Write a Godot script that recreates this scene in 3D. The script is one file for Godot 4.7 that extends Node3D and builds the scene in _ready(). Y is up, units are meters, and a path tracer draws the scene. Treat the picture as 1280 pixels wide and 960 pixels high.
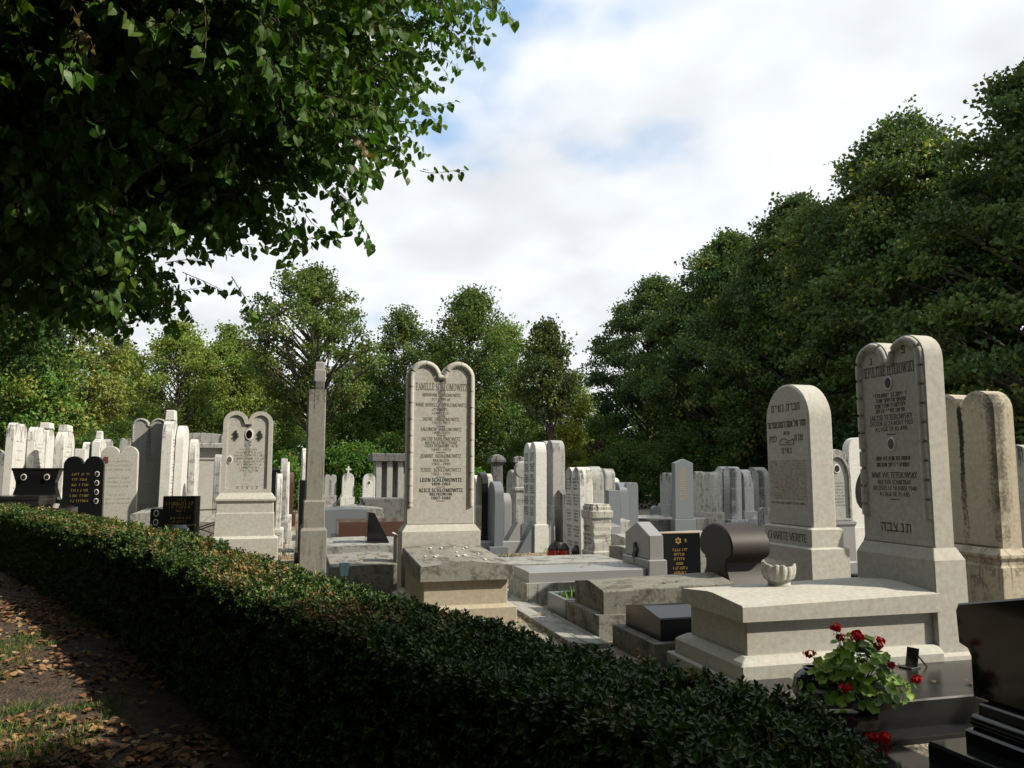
extends Node3D
# A Jewish section of a city cemetery seen over a clipped hedge, under a linden branch.
# World: y up, metres, camera at the origin looking along -Z. The graves stand on a grid turned
# 15 degrees: at(b, a) takes b metres to the right and a metres to the back along that grid.

const TURN := 0.2617994
var rng := RandomNumberGenerator.new()
var mats := {}
var grain_tex := {}
var weather_tex := []
var used := {}

func at(b: float, a: float, y := 0.0) -> Vector3:
	return Vector3(b * cos(TURN) - a * sin(TURN), y, -(b * sin(TURN) + a * cos(TURN)))

func facing(f: String) -> float:
	return {"F": TURN, "L": TURN - PI / 2, "R": TURN + PI / 2, "K": TURN + PI}[f]

# ---------------------------------------------------------------- nodes
func numbered(called: String) -> String:
	var n: int = used.get(called, 0)
	used[called] = n + 1
	return called if n == 0 else "%s_%03d" % [called, n]

func thing(called: String, label: String, category: String, where := Vector3.ZERO, turn := 0.0, group := "") -> Node3D:
	var o := Node3D.new()
	o.name = numbered(called)
	add_child(o)
	o.position = where
	o.rotation.y = turn
	tag(o, label, category, group)
	return o

func tag(o: Node, label: String, category: String, group := "", kind := "") -> void:
	o.set_meta("label", label)
	if category: o.set_meta("category", category)
	if group: o.set_meta("group", group)
	if kind: o.set_meta("kind", kind)

func part(called: String, mesh: Mesh, mat: Material, parent: Node, where := Vector3.ZERO, turn := 0.0) -> MeshInstance3D:
	var o := MeshInstance3D.new()
	o.name = called
	o.mesh = mesh
	if mat: o.material_override = mat
	o.position = where
	o.rotation.y = turn
	parent.add_child(o, true)
	return o

func setting(called: String, mesh: Mesh, mat: Material, label: String) -> MeshInstance3D:
	var o := part(called, mesh, mat, self)
	o.set_meta("kind", "structure")
	o.set_meta("label", label)
	return o

# ---------------------------------------------------------------- textures and materials
func srgb(r: float, g: float, b: float) -> Color:
	return Color(r, g, b).linear_to_srgb()

func noise(seed_: int, freq: float, oct := 4, kind := FastNoiseLite.TYPE_SIMPLEX_SMOOTH) -> FastNoiseLite:
	var n := FastNoiseLite.new()
	n.seed = seed_
	n.noise_type = kind
	n.frequency = freq
	n.fractal_octaves = oct
	return n

func noise_tex(seed_: int, freq: float, oct: int, lo: Color, hi: Color, size := 512, kind := FastNoiseLite.TYPE_SIMPLEX_SMOOTH, mid := -1.0, midc := Color.WHITE) -> NoiseTexture2D:
	var t := NoiseTexture2D.new()
	t.width = size
	t.height = size
	t.seamless = true
	t.noise = noise(seed_, freq, oct, kind)
	var g := Gradient.new()
	g.set_color(0, lo)
	g.set_color(1, hi)
	if mid > 0.0: g.add_point(mid, midc)
	t.color_ramp = g
	return t

func grey(v: float) -> Color:
	return Color(v, v, v)

# Stains and lichen seen on the old stones, drawn at 1.28 m by 2.56 m: 0 clean, 1 blackened top with streaks, 2 drip below the notch,
# 3 heavy drip and a dark right edge, 4 blotched, 5 mossy and spotted flat slab.
func make_weather() -> void:
	var w := 256
	var h := 512
	var fine := noise(11, 0.11, 3)
	var streak := noise(12, 0.05, 3)
	var blot := noise(13, 0.022, 4)
	var spot := noise(14, 0.3, 2)
	for v in 6:
		var im := Image.create(w, h, false, Image.FORMAT_RGB8)
		for y in h:
			var fy := y / float(h) * 2.56
			for x in w:
				var fx := (x / float(w) - 0.5) * 1.28
				var f := fine.get_noise_3d(x, y, v * 50)
				var s := streak.get_noise_3d(x * 1.6, y * 0.09, v * 70)
				var b := blot.get_noise_3d(x, y, v * 90)
				var d := 0.03 + 0.05 * maxf(0.0, b + f * 0.4) + 0.03 * maxf(0.0, s)
				if v == 1:
					d += clampf(0.5 - fy * 1.9 + s * 0.9 + b * 0.5 + f * 0.6, 0.0, 1.0) * 0.42
					d += smoothstep(0.12, 0.6, s + b * 0.5) * 0.2 * clampf(1.6 - fy, 0.0, 1.0)
				elif v == 2:
					var wd := 0.035 + 0.03 * s + 0.035 * fy
					d += smoothstep(0.0, 0.5, 1.0 - absf(fx + 0.015 * b) / wd + f * 0.9) * clampf(1.1 - fy * 0.9 + f * 0.6, 0.0, 1.0) * 0.42 * smoothstep(0.12, 0.25, fy)
					d += clampf(0.2 - fy * 1.2 + f * 0.6, 0.0, 1.0) * 0.4
				elif v == 3:
					var wd3 := 0.05 + 0.03 * s
					d += smoothstep(0.0, 0.55, 1.0 - absf(fx + 0.02 * b) / wd3 + f * 0.35) * clampf(1.5 - fy * 0.85 + f * 0.5, 0.0, 1.0) * 0.72 * smoothstep(0.1, 0.22, fy)
					d += smoothstep(0.3, 0.46, fx + f * 0.06 + s * 0.08) * clampf(1.5 - fy * 0.8 + f * 0.5 + b * 0.6, 0.0, 1.0) * 0.45
					d += clampf(0.3 - fy * 1.5 + f * 0.35, 0.0, 1.0) * 0.6
				elif v == 4:
					d += smoothstep(0.05, 0.6, b + f * 0.5) * 0.2 + smoothstep(0.1, 0.6, s) * 0.2
				elif v == 5:
					d += smoothstep(-0.2, 0.6, b + f * 0.5) * 0.3 + smoothstep(0.3, 0.6, spot.get_noise_2d(x, y)) * 0.2
				d += smoothstep(0.45, 0.7, spot.get_noise_3d(x, y, v * 30)) * 0.12
				d = clampf(d, 0.0, 0.93)
				var warm := 1.0 + 0.05 * b
				im.set_pixel(x, y, Color((1.0 - d) * minf(1.0, warm), 1.0 - d * 0.985, (1.0 - d) * minf(1.0, 1.01 / warm)))
		weather_tex.append(ImageTexture.create_from_image(im))

func stone_mat(kind: String, wv := -1) -> StandardMaterial3D:
	var key := "%s%d" % [kind, wv]
	if mats.has(key): return mats[key]
	var m := StandardMaterial3D.new()
	m.resource_name = key
	m.uv1_triplanar = true
	m.uv1_world_triplanar = true
	m.metallic_specular = 0.4
	var c := {
		"cream": srgb(0.54, 0.522, 0.47), "white": srgb(0.7, 0.69, 0.66), "grey": srgb(0.4, 0.4, 0.38), "dark": srgb(0.16, 0.16, 0.155),
		"granite": srgb(0.24, 0.27, 0.3), "lightgranite": srgb(0.42, 0.43, 0.44), "black": srgb(0.012, 0.013, 0.015), "red": srgb(0.13, 0.07, 0.055),
		"brown": srgb(0.04, 0.032, 0.029), "slab": srgb(0.3, 0.29, 0.26), "ochre": srgb(0.5, 0.44, 0.34), "concrete": srgb(0.36, 0.36, 0.34), "moss": srgb(0.24, 0.235, 0.2), "wood": srgb(0.4, 0.25, 0.13),
		"charcoal": srgb(0.03, 0.031, 0.033), "paving": srgb(0.42, 0.4, 0.36)}
	m.albedo_color = c[kind]
	if kind in ["granite", "lightgranite", "black", "red", "brown", "charcoal"]:
		m.albedo_texture = grain_tex["speckle"]
		m.uv1_scale = Vector3.ONE * 2.4
		m.roughness = {"black": 0.09, "granite": 0.32, "lightgranite": 0.35, "red": 0.2, "brown": 0.6, "charcoal": 0.22}[kind]
		m.metallic_specular = 0.5
		if kind == "charcoal": m.metallic_specular = 0.36
		if kind == "black": m.albedo_texture = grain_tex["blackgrain"]
	else:
		m.albedo_texture = grain_tex["lime"]
		m.uv1_scale = Vector3.ONE * 0.9
		m.roughness = 0.88
		m.heightmap_enabled = true
		m.heightmap_texture = grain_tex["limebump"]
		m.heightmap_scale = 0.05 if kind in ["cream", "white", "ochre"] else 0.12
	if wv >= 0:
		m.detail_enabled = true
		m.detail_blend_mode = BaseMaterial3D.BLEND_MODE_MUL
		m.detail_uv_layer = BaseMaterial3D.DETAIL_UV_2
		m.detail_albedo = weather_tex[wv]
	mats[key] = m
	return m

func plain(key: String, c: Color, rough := 0.7, metal := 0.0) -> StandardMaterial3D:
	if mats.has(key): return mats[key]
	var m := StandardMaterial3D.new()
	m.resource_name = key
	m.albedo_color = c
	m.roughness = rough
	m.metallic = metal
	mats[key] = m
	return m

func leaf_mat(key: String, rough: float, through: float) -> StandardMaterial3D:
	if mats.has(key): return mats[key]
	var m := StandardMaterial3D.new()
	m.resource_name = key
	m.vertex_color_use_as_albedo = true
	m.roughness = rough
	m.metallic_specular = 0.35
	m.cull_mode = BaseMaterial3D.CULL_DISABLED
	m.backlight_enabled = true
	m.backlight = srgb(through * 0.85, through, through * 0.35)
	mats[key] = m
	return m

func bark_mat() -> StandardMaterial3D:
	if mats.has("bark"): return mats["bark"]
	var m := StandardMaterial3D.new()
	m.resource_name = "bark"
	m.albedo_color = srgb(0.11, 0.09, 0.07)
	m.albedo_texture = grain_tex["lime"]
	m.uv1_triplanar = true
	m.uv1_world_triplanar = true
	m.uv1_scale = Vector3(3, 0.8, 3)
	m.roughness = 0.95
	m.heightmap_enabled = true
	m.heightmap_texture = grain_tex["limebump"]
	m.heightmap_scale = 2.0
	mats["bark"] = m
	return m

func make_textures() -> void:
	grain_tex["lime"] = noise_tex(3, 0.035, 6, grey(0.86), grey(1.0), 512)
	grain_tex["limebump"] = noise_tex(4, 0.16, 3, grey(0.0), grey(1.0), 512)
	grain_tex["speckle"] = noise_tex(5, 0.22, 2, grey(0.45), grey(1.0), 512, FastNoiseLite.TYPE_CELLULAR, 0.55, grey(0.85))
	grain_tex["blackgrain"] = noise_tex(6, 0.3, 2, grey(0.7), grey(1.0), 256)

# ---------------------------------------------------------------- mesh building
# The second UV set lays the stain drawing over a stone: centred across its face, measured down from its top.
var uv_top := 2.0
var uv_shift := 0.0

func new_st() -> SurfaceTool:
	var st := SurfaceTool.new()
	st.begin(Mesh.PRIMITIVE_TRIANGLES)
	return st

func vert(st: SurfaceTool, p: Vector3, n: Vector3) -> void:
	st.set_normal(n)
	var u := p.x
	var v := (uv_top - p.y) / 2.56
	if absf(n.y) > 0.8: v = 0.03 + (p.z + 2.0) * 0.19
	elif absf(n.x) > absf(n.z): u = p.z + 0.37
	st.set_uv(Vector2(p.x, p.y))
	st.set_uv2(Vector2(u / 1.28 + 0.5 + uv_shift, v))
	st.add_vertex(p)

func tri(st: SurfaceTool, a: Vector3, b: Vector3, c: Vector3) -> void:
	var n := (c - a).cross(b - a)
	if n.length() < 1e-9: return
	n = n.normalized()
	vert(st, a, n)
	vert(st, b, n)
	vert(st, c, n)

func quad(st: SurfaceTool, a: Vector3, b: Vector3, c: Vector3, d: Vector3) -> void:
	tri(st, a, b, c)
	tri(st, a, c, d)

# rings run counter-clockwise seen from above (+y), listed upwards
func loft(st: SurfaceTool, rings: Array, cap := true) -> void:
	for i in rings.size() - 1:
		var lo: PackedVector3Array = rings[i]
		var hi: PackedVector3Array = rings[i + 1]
		var n := lo.size()
		for k in n:
			var j := (k + 1) % n
			quad(st, lo[k], hi[k], hi[j], lo[j])
	if cap:
		var top: PackedVector3Array = rings[-1]
		for k in range(1, top.size() - 1): tri(st, top[0], top[k + 1], top[k])
		var bot: PackedVector3Array = rings[0]
		for k in range(1, bot.size() - 1): tri(st, bot[0], bot[k], bot[k + 1])

func rect_ring(w: float, d: float, y: float, cx := 0.0, cz := 0.0, cut := 0.006) -> PackedVector3Array:
	var x := w / 2
	var z := d / 2
	var c := minf(cut, minf(x, z) * 0.5)
	var r := PackedVector3Array()
	for p in [[x - c, z], [x, z - c], [x, -z + c], [x - c, -z], [-x + c, -z], [-x, -z + c], [-x, z - c], [-x + c, z]]:
		r.append(Vector3(cx + p[0], y, cz + p[1]))
	return r

func block(st: SurfaceTool, w: float, h: float, d: float, y0 := 0.0, cx := 0.0, cz := 0.0, bev := 0.008, taper := 0.0) -> void:
	loft(st, [rect_ring(w, d, y0, cx, cz, bev), rect_ring(w - taper, d - taper, y0 + h - bev, cx, cz, bev), rect_ring(w - taper - bev * 2, d - taper - bev * 2, y0 + h, cx, cz, bev)])

# a moulded pedestal: list of [w, d, y]
func moulded(st: SurfaceTool, steps: Array, cx := 0.0, cz := 0.0) -> void:
	var rings := []
	for s in steps: rings.append(rect_ring(s[0], s[1], s[2], cx, cz, 0.006))
	loft(st, rings)

func arc(cx: float, cy: float, rx: float, ry: float, a0: float, a1: float, n: int) -> PackedVector2Array:
	var r := PackedVector2Array()
	for i in n + 1:
		var t := lerpf(a0, a1, i / float(n))
		r.append(Vector2(cx + rx * cos(t), cy + ry * sin(t)))
	return r

# outlines run counter-clockwise from the lower right corner
func outline(kind: String, w: float, h: float) -> PackedVector2Array:
	var x := w / 2
	var r := PackedVector2Array([Vector2(-x, 0), Vector2(x, 0)])
	match kind:
		"twin":
			r.append_array(arc(x / 2, h - x / 2, x / 2, x / 2, 0, PI * 0.93, 11))
			r.append_array(arc(-x / 2, h - x / 2, x / 2, x / 2, PI * 0.07, PI, 11))
		"round":
			var ry := minf(x, 0.42)
			r.append_array(arc(0, h - ry, x, ry, 0, PI, 20))
		"low":
			r.append_array(arc(0, h - 0.14, x, 0.14, 0, PI, 16))
		"gable":
			r.append_array(PackedVector2Array([Vector2(x, h - w * 0.2), Vector2(0, h), Vector2(-x, h - w * 0.2)]))
		"omega":
			r = PackedVector2Array([Vector2(-x, 0), Vector2(x, 0), Vector2(x, 0.1), Vector2(x * 0.9, h * 0.2), Vector2(x * 0.74, h * 0.32), Vector2(x * 0.62, h * 0.42), Vector2(x * 0.6, h * 0.5), Vector2(x * 0.68, h * 0.555), Vector2(x * 0.86, h * 0.585)])
			r.append_array(arc(0, h * 0.71, x, h * 0.29, -0.3, PI + 0.3, 24))
			r.append_array(PackedVector2Array([Vector2(-x * 0.86, h * 0.585), Vector2(-x * 0.68, h * 0.555), Vector2(-x * 0.6, h * 0.5), Vector2(-x * 0.62, h * 0.42), Vector2(-x * 0.74, h * 0.32), Vector2(-x * 0.9, h * 0.2), Vector2(-x, 0.1)]))
		_:
			r.append_array(PackedVector2Array([Vector2(x, h), Vector2(-x, h)]))
	var out := PackedVector2Array()
	for p in r:
		if out.is_empty() or out[-1].distance_to(p) > 0.0015: out.append(p)
	return out

func inset(poly: PackedVector2Array, d: float) -> PackedVector2Array:
	var n := poly.size()
	var out := PackedVector2Array()
	for i in n:
		var e0 := (poly[i] - poly[(i + n - 1) % n]).normalized()
		var e1 := (poly[(i + 1) % n] - poly[i]).normalized()
		var m := Vector2(-e0.y - e1.y, e0.x + e1.x).normalized()
		var k := clampf(m.dot(Vector2(-e1.y, e1.x)), 0.45, 1.0)
		out.append(poly[i] + m * d / k)
	return out

# extrude an outline (counter-clockwise, x right, y up) from z = -t/2 to t/2, with chamfered rims
func slab_of(st: SurfaceTool, poly: PackedVector2Array, t: float, y0 := 0.0, bev := 0.01, cz := 0.0) -> void:
	var n := poly.size()
	var inn := inset(poly, bev)
	var tris := Geometry2D.triangulate_polygon(inn)
	for s in [1.0, -1.0]:
		var z: float = cz + s * t / 2
		for k in range(0, tris.size(), 3):
			var a := Vector3(inn[tris[k]].x, inn[tris[k]].y + y0, z)
			var b := Vector3(inn[tris[k + 1]].x, inn[tris[k + 1]].y + y0, z)
			var c := Vector3(inn[tris[k + 2]].x, inn[tris[k + 2]].y + y0, z)
			for p in ([a, c, b] if ((b - a).cross(c - a).z > 0) == (s > 0) else [a, b, c]): vert(st, p, Vector3(0, 0, s))
	for i in n:
		var j := (i + 1) % n
		var e := (poly[j] - poly[i]).normalized()
		var nn := Vector3(e.y, -e.x, 0)
		var pv := (poly[i] - poly[(i + n - 1) % n]).normalized()
		var nx := (poly[(j + 1) % n] - poly[j]).normalized()
		var n0 := (nn + Vector3(pv.y, -pv.x, 0)).normalized() if pv.dot(e) > 0.8 else nn
		var n1 := (nn + Vector3(nx.y, -nx.x, 0)).normalized() if nx.dot(e) > 0.8 else nn
		var p0 := Vector3(poly[i].x, poly[i].y + y0, cz + t / 2 - bev)
		var p1 := Vector3(poly[j].x, poly[j].y + y0, cz + t / 2 - bev)
		var q0 := Vector3(poly[i].x, poly[i].y + y0, cz - t / 2 + bev)
		var q1 := Vector3(poly[j].x, poly[j].y + y0, cz - t / 2 + bev)
		for v in [[p0, n0], [p1, n1], [q1, n1], [p0, n0], [q1, n1], [q0, n0]]: vert(st, v[0], v[1])
		for s in [1.0, -1.0]:
			var r0 := Vector3(inn[i].x, inn[i].y + y0, cz + s * t / 2)
			var r1 := Vector3(inn[j].x, inn[j].y + y0, cz + s * t / 2)
			if s > 0: quad(st, r0, r1, p1, p0)
			else: quad(st, q0, q1, r1, r0)

# a raised rim round an outline
func rim_of(st: SurfaceTool, poly: PackedVector2Array, width: float, z0: float, z1: float, y0 := 0.0) -> void:
	var inn := inset(poly, width)
	var n := poly.size()
	for i in n:
		var j := (i + 1) % n
		var a := Vector3(poly[i].x, poly[i].y + y0, z1)
		var b := Vector3(poly[j].x, poly[j].y + y0, z1)
		var c := Vector3(inn[j].x, inn[j].y + y0, z1)
		var d := Vector3(inn[i].x, inn[i].y + y0, z1)
		var dz := Vector3(0, 0, z0 - z1)
		quad(st, a, d, c, b)
		quad(st, d, d + dz, c + dz, c)
		quad(st, a + dz, a, b, b + dz)

func tube(st: SurfaceTool, path: PackedVector3Array, radii: PackedFloat32Array, sides := 6, cap := true) -> void:
	var rings := []
	var side := Vector3.RIGHT
	for i in path.size():
		var d := (path[mini(i + 1, path.size() - 1)] - path[maxi(i - 1, 0)]).normalized()
		side = side - d * side.dot(d)
		if side.length() < 0.01: side = d.cross(Vector3(0.3, 0.5, 0.8))
		side = side.normalized()
		var up := d.cross(side)
		var ring := []
		for k in sides:
			var t := TAU * k / sides
			var nn := side * cos(t) + up * sin(t)
			ring.append([path[i] + nn * radii[i], nn])
		rings.append(ring)
	for i in path.size() - 1:
		for k in sides:
			var j := (k + 1) % sides
			for q in [rings[i][k], rings[i + 1][k], rings[i + 1][j], rings[i][k], rings[i + 1][j], rings[i][j]]: vert(st, q[0], q[1])
	if cap:
		for e in [0, path.size() - 1]:
			for k in range(1, sides - 1): tri(st, rings[e][0][0], rings[e][k][0], rings[e][k + 1][0])

# profile of [radius, y] turned round the y axis, with optional flutes
func lathe(st: SurfaceTool, prof: Array, sides := 24, flutes := 0, depth := 0.0, smooth := true, squash := Vector3.ONE) -> void:
	var pts := []
	for p in prof:
		var ring := PackedVector3Array()
		for k in sides:
			var t := TAU * k / sides
			var r: float = p[0] * (1.0 - depth * absf(sin(t * flutes / 2.0)) if flutes else 1.0)
			ring.append(Vector3(cos(t) * r, p[1], -sin(t) * r) * squash)
		pts.append(ring)
	for i in pts.size() - 1:
		for k in sides:
			var j := (k + 1) % sides
			var a: Vector3 = pts[i][k]
			var b: Vector3 = pts[i + 1][k]
			var c: Vector3 = pts[i + 1][j]
			var d: Vector3 = pts[i][j]
			if smooth and flutes == 0:
				var slope := Vector2(prof[i + 1][1] - prof[i][1], prof[i][0] - prof[i + 1][0]).normalized()
				var fn := func(p: Vector3) -> Vector3:
					var rad := Vector3(p.x, 0, p.z).normalized()
					return (rad * slope.x + Vector3.UP * slope.y).normalized()
				for q in [a, b, c, a, c, d]: vert(st, q, fn.call(q))
			else: quad(st, a, b, c, d)

func done(st: SurfaceTool) -> ArrayMesh:
	return st.commit()

# ---------------------------------------------------------------- lettering
var font_sans: SystemFont
var font_bold: SystemFont
var font_serif: SystemFont

func latin(st: SurfaceTool, text: String, height: float, x: float, y: float, z: float, wide := 0.0, bold := false, serif := false) -> void:
	var t := TextMesh.new()
	t.font = font_serif if serif else font_bold if bold else font_sans
	t.font_size = 32
	t.pixel_size = height / 23.0
	t.depth = 0.004
	t.curve_step = 3.0
	t.text = text
	t.horizontal_alignment = HORIZONTAL_ALIGNMENT_CENTER
	t.vertical_alignment = VERTICAL_ALIGNMENT_CENTER
	var s := 1.0
	if wide > 0.0: s = wide / maxf(t.get_aabb().size.x, 0.01)
	var arr := t.get_mesh_arrays()
	var pv: PackedVector3Array = arr[Mesh.ARRAY_VERTEX]
	var pn: PackedVector3Array = arr[Mesh.ARRAY_NORMAL]
	for i in arr[Mesh.ARRAY_INDEX]: vert(st, Vector3(pv[i].x * s + x, pv[i].y + y, pv[i].z + z), pn[i])

# square Hebrew letters as strokes in a box 0.7 wide and 1 tall: x0, y0, x1, y1
const STROKES := {
	"א": [[0.05, 0.95, 0.62, 0.05], [0.55, 0.95, 0.42, 0.5], [0.18, 0.6, 0.08, 0.05]],
	"ב": [[0.05, 0.93, 0.55, 0.93], [0.55, 0.93, 0.55, 0.07], [0.02, 0.07, 0.68, 0.07]],
	"ג": [[0.2, 0.93, 0.45, 0.93], [0.45, 0.93, 0.45, 0.3], [0.45, 0.4, 0.12, 0.05], [0.42, 0.35, 0.6, 0.05]],
	"ד": [[0.03, 0.93, 0.66, 0.93], [0.54, 0.93, 0.54, 0.02]],
	"ה": [[0.03, 0.93, 0.6, 0.93], [0.58, 0.93, 0.58, 0.02], [0.12, 0.55, 0.12, 0.02]],
	"ו": [[0.22, 0.93, 0.42, 0.93], [0.4, 0.93, 0.4, 0.02]],
	"ח": [[0.05, 0.93, 0.62, 0.93], [0.58, 0.93, 0.58, 0.02], [0.12, 0.93, 0.12, 0.02]],
	"ט": [[0.1, 0.95, 0.1, 0.07], [0.1, 0.07, 0.6, 0.07], [0.6, 0.07, 0.6, 0.93], [0.6, 0.93, 0.38, 0.8]],
	"י": [[0.22, 0.93, 0.42, 0.93], [0.42, 0.93, 0.38, 0.55]],
	"כ": [[0.08, 0.93, 0.55, 0.93], [0.55, 0.93, 0.55, 0.07], [0.08, 0.07, 0.55, 0.07]],
	"ל": [[0.1, 1.25, 0.1, 0.85], [0.1, 0.85, 0.56, 0.85], [0.56, 0.85, 0.5, 0.5], [0.5, 0.5, 0.25, 0.02]],
	"מ": [[0.08, 0.95, 0.2, 0.7], [0.18, 0.8, 0.08, 0.02], [0.2, 0.88, 0.58, 0.85], [0.58, 0.85, 0.6, 0.07], [0.3, 0.07, 0.6, 0.07]],
	"ם": [[0.08, 0.93, 0.6, 0.93], [0.6, 0.93, 0.6, 0.07], [0.1, 0.07, 0.6, 0.07], [0.1, 0.07, 0.1, 0.93]],
	"נ": [[0.25, 0.93, 0.48, 0.93], [0.48, 0.93, 0.48, 0.07], [0.15, 0.07, 0.5, 0.07]],
	"ן": [[0.22, 0.93, 0.42, 0.93], [0.4, 0.93, 0.4, -0.3]],
	"ס": [[0.05, 0.93, 0.62, 0.93], [0.62, 0.93, 0.58, 0.3], [0.58, 0.3, 0.34, 0.05], [0.34, 0.05, 0.12, 0.3], [0.12, 0.3, 0.14, 0.93]],
	"ע": [[0.12, 0.95, 0.38, 0.25], [0.6, 0.95, 0.55, 0.4], [0.55, 0.4, 0.05, 0.02]],
	"פ": [[0.1, 0.93, 0.58, 0.93], [0.58, 0.93, 0.58, 0.07], [0.08, 0.07, 0.58, 0.07], [0.12, 0.93, 0.12, 0.55], [0.12, 0.55, 0.34, 0.55]],
	"צ": [[0.08, 0.95, 0.56, 0.07], [0.6, 0.95, 0.42, 0.5], [0.06, 0.07, 0.62, 0.07]],
	"ק": [[0.05, 0.93, 0.6, 0.93], [0.6, 0.93, 0.42, 0.25], [0.13, 0.6, 0.13, -0.25]],
	"ר": [[0.08, 0.93, 0.58, 0.93], [0.57, 0.93, 0.57, 0.02]],
	"ש": [[0.06, 0.95, 0.14, 0.07], [0.14, 0.07, 0.55, 0.07], [0.55, 0.07, 0.64, 0.95], [0.34, 0.95, 0.2, 0.35]],
	"ת": [[0.1, 0.93, 0.6, 0.93], [0.6, 0.93, 0.6, 0.02], [0.2, 0.93, 0.18, 0.07], [0.18, 0.07, 0.03, 0.07]]}

func bar2(st: SurfaceTool, a: Vector2, b: Vector2, th: float, z: float, depth := 0.003) -> void:
	var d := (b - a).normalized() * th * 0.5
	var nrm := Vector2(-d.y, d.x)
	a -= d
	b += d
	var p := [a + nrm, b + nrm, b - nrm, a - nrm]
	var q := []
	for v in p: q.append(Vector3(v.x, v.y, z + depth))
	quad(st, q[0], q[1], q[2], q[3])
	for i in 4:
		var j := (i + 1) % 4
		quad(st, q[j], q[i], q[i] - Vector3(0, 0, depth), q[j] - Vector3(0, 0, depth))

func hebrew(st: SurfaceTool, text: String, h: float, cx: float, y: float, z: float, wide := 0.0) -> void:
	var total := 0.0
	for ch in text: total += 0.4 if ch == " " else 0.84
	var s := h if wide <= 0.0 else wide / total
	var x := cx + total * s / 2
	for ch in text:
		if ch == " ":
			x -= 0.4 * s
			continue
		x -= 0.84 * s
		for k in STROKES.get(ch, []):
			var flat: bool = absf(k[1] - k[3]) < 0.06
			bar2(st, Vector2(x + k[0] * s, y + (k[1] - 0.5) * h), Vector2(x + k[2] * s, y + (k[3] - 0.5) * h), h * (0.15 if flat else 0.11), z)

# worn lines of lettering that the photograph does not let one read: short upright and level cuts
func worn_line(st: SurfaceTool, width: float, h: float, cx: float, y: float, z: float) -> void:
	var x := cx - width / 2
	while x < cx + width / 2 - h * 0.5:
		var lw := h * rng.randf_range(0.45, 0.75)
		var k := rng.randi() % 4
		if k < 3: bar2(st, Vector2(x, y - h * 0.45), Vector2(x, y + h * 0.45), h * 0.13, z, 0.0025)
		if k != 1: bar2(st, Vector2(x, y + h * (0.42 if k == 0 else -0.42)), Vector2(x + lw * 0.8, y + h * (0.42 if k == 0 else -0.42)), h * 0.12, z, 0.0025)
		if k == 2: bar2(st, Vector2(x + lw * 0.75, y - h * 0.4), Vector2(x + lw * 0.75, y + h * 0.4), h * 0.13, z, 0.0025)
		if k == 3: bar2(st, Vector2(x, y - h * 0.4), Vector2(x + lw * 0.75, y + h * 0.4), h * 0.12, z, 0.0025)
		x += lw + h * 0.24
		if rng.randf() < 0.16: x += h * 0.6

# an enamel portrait: a white oval rim, a dark glazed picture
func portrait(parent: Node, x: float, y: float, z: float, rx: float, ry: float, inner := Color(0.16, 0.13, 0.12)) -> void:
	var st := new_st()
	var o := part("portrait", oval(rx, ry, 0.012), plain("enamel", srgb(0.7, 0.69, 0.66), 0.25), parent, Vector3(x, y, z))
	part("picture", oval(rx * 0.74, ry * 0.76, 0.005), plain("picture%s" % inner, inner, 0.2), o, Vector3(0, 0, 0.012))
	st.clear()

func oval(rx: float, ry: float, d: float) -> ArrayMesh:
	var st := new_st()
	var n := 18
	for i in n:
		var a := TAU * i / n
		var b := TAU * (i + 1) / n
		var p := Vector3(cos(a) * rx, sin(a) * ry, d)
		var q := Vector3(cos(b) * rx, sin(b) * ry, d)
		tri(st, Vector3(0, 0, d), q, p)
		quad(st, p, q, Vector3(q.x * 1.06, q.y * 1.06, 0), Vector3(p.x * 1.06, p.y * 1.06, 0))
	return done(st)

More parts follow.
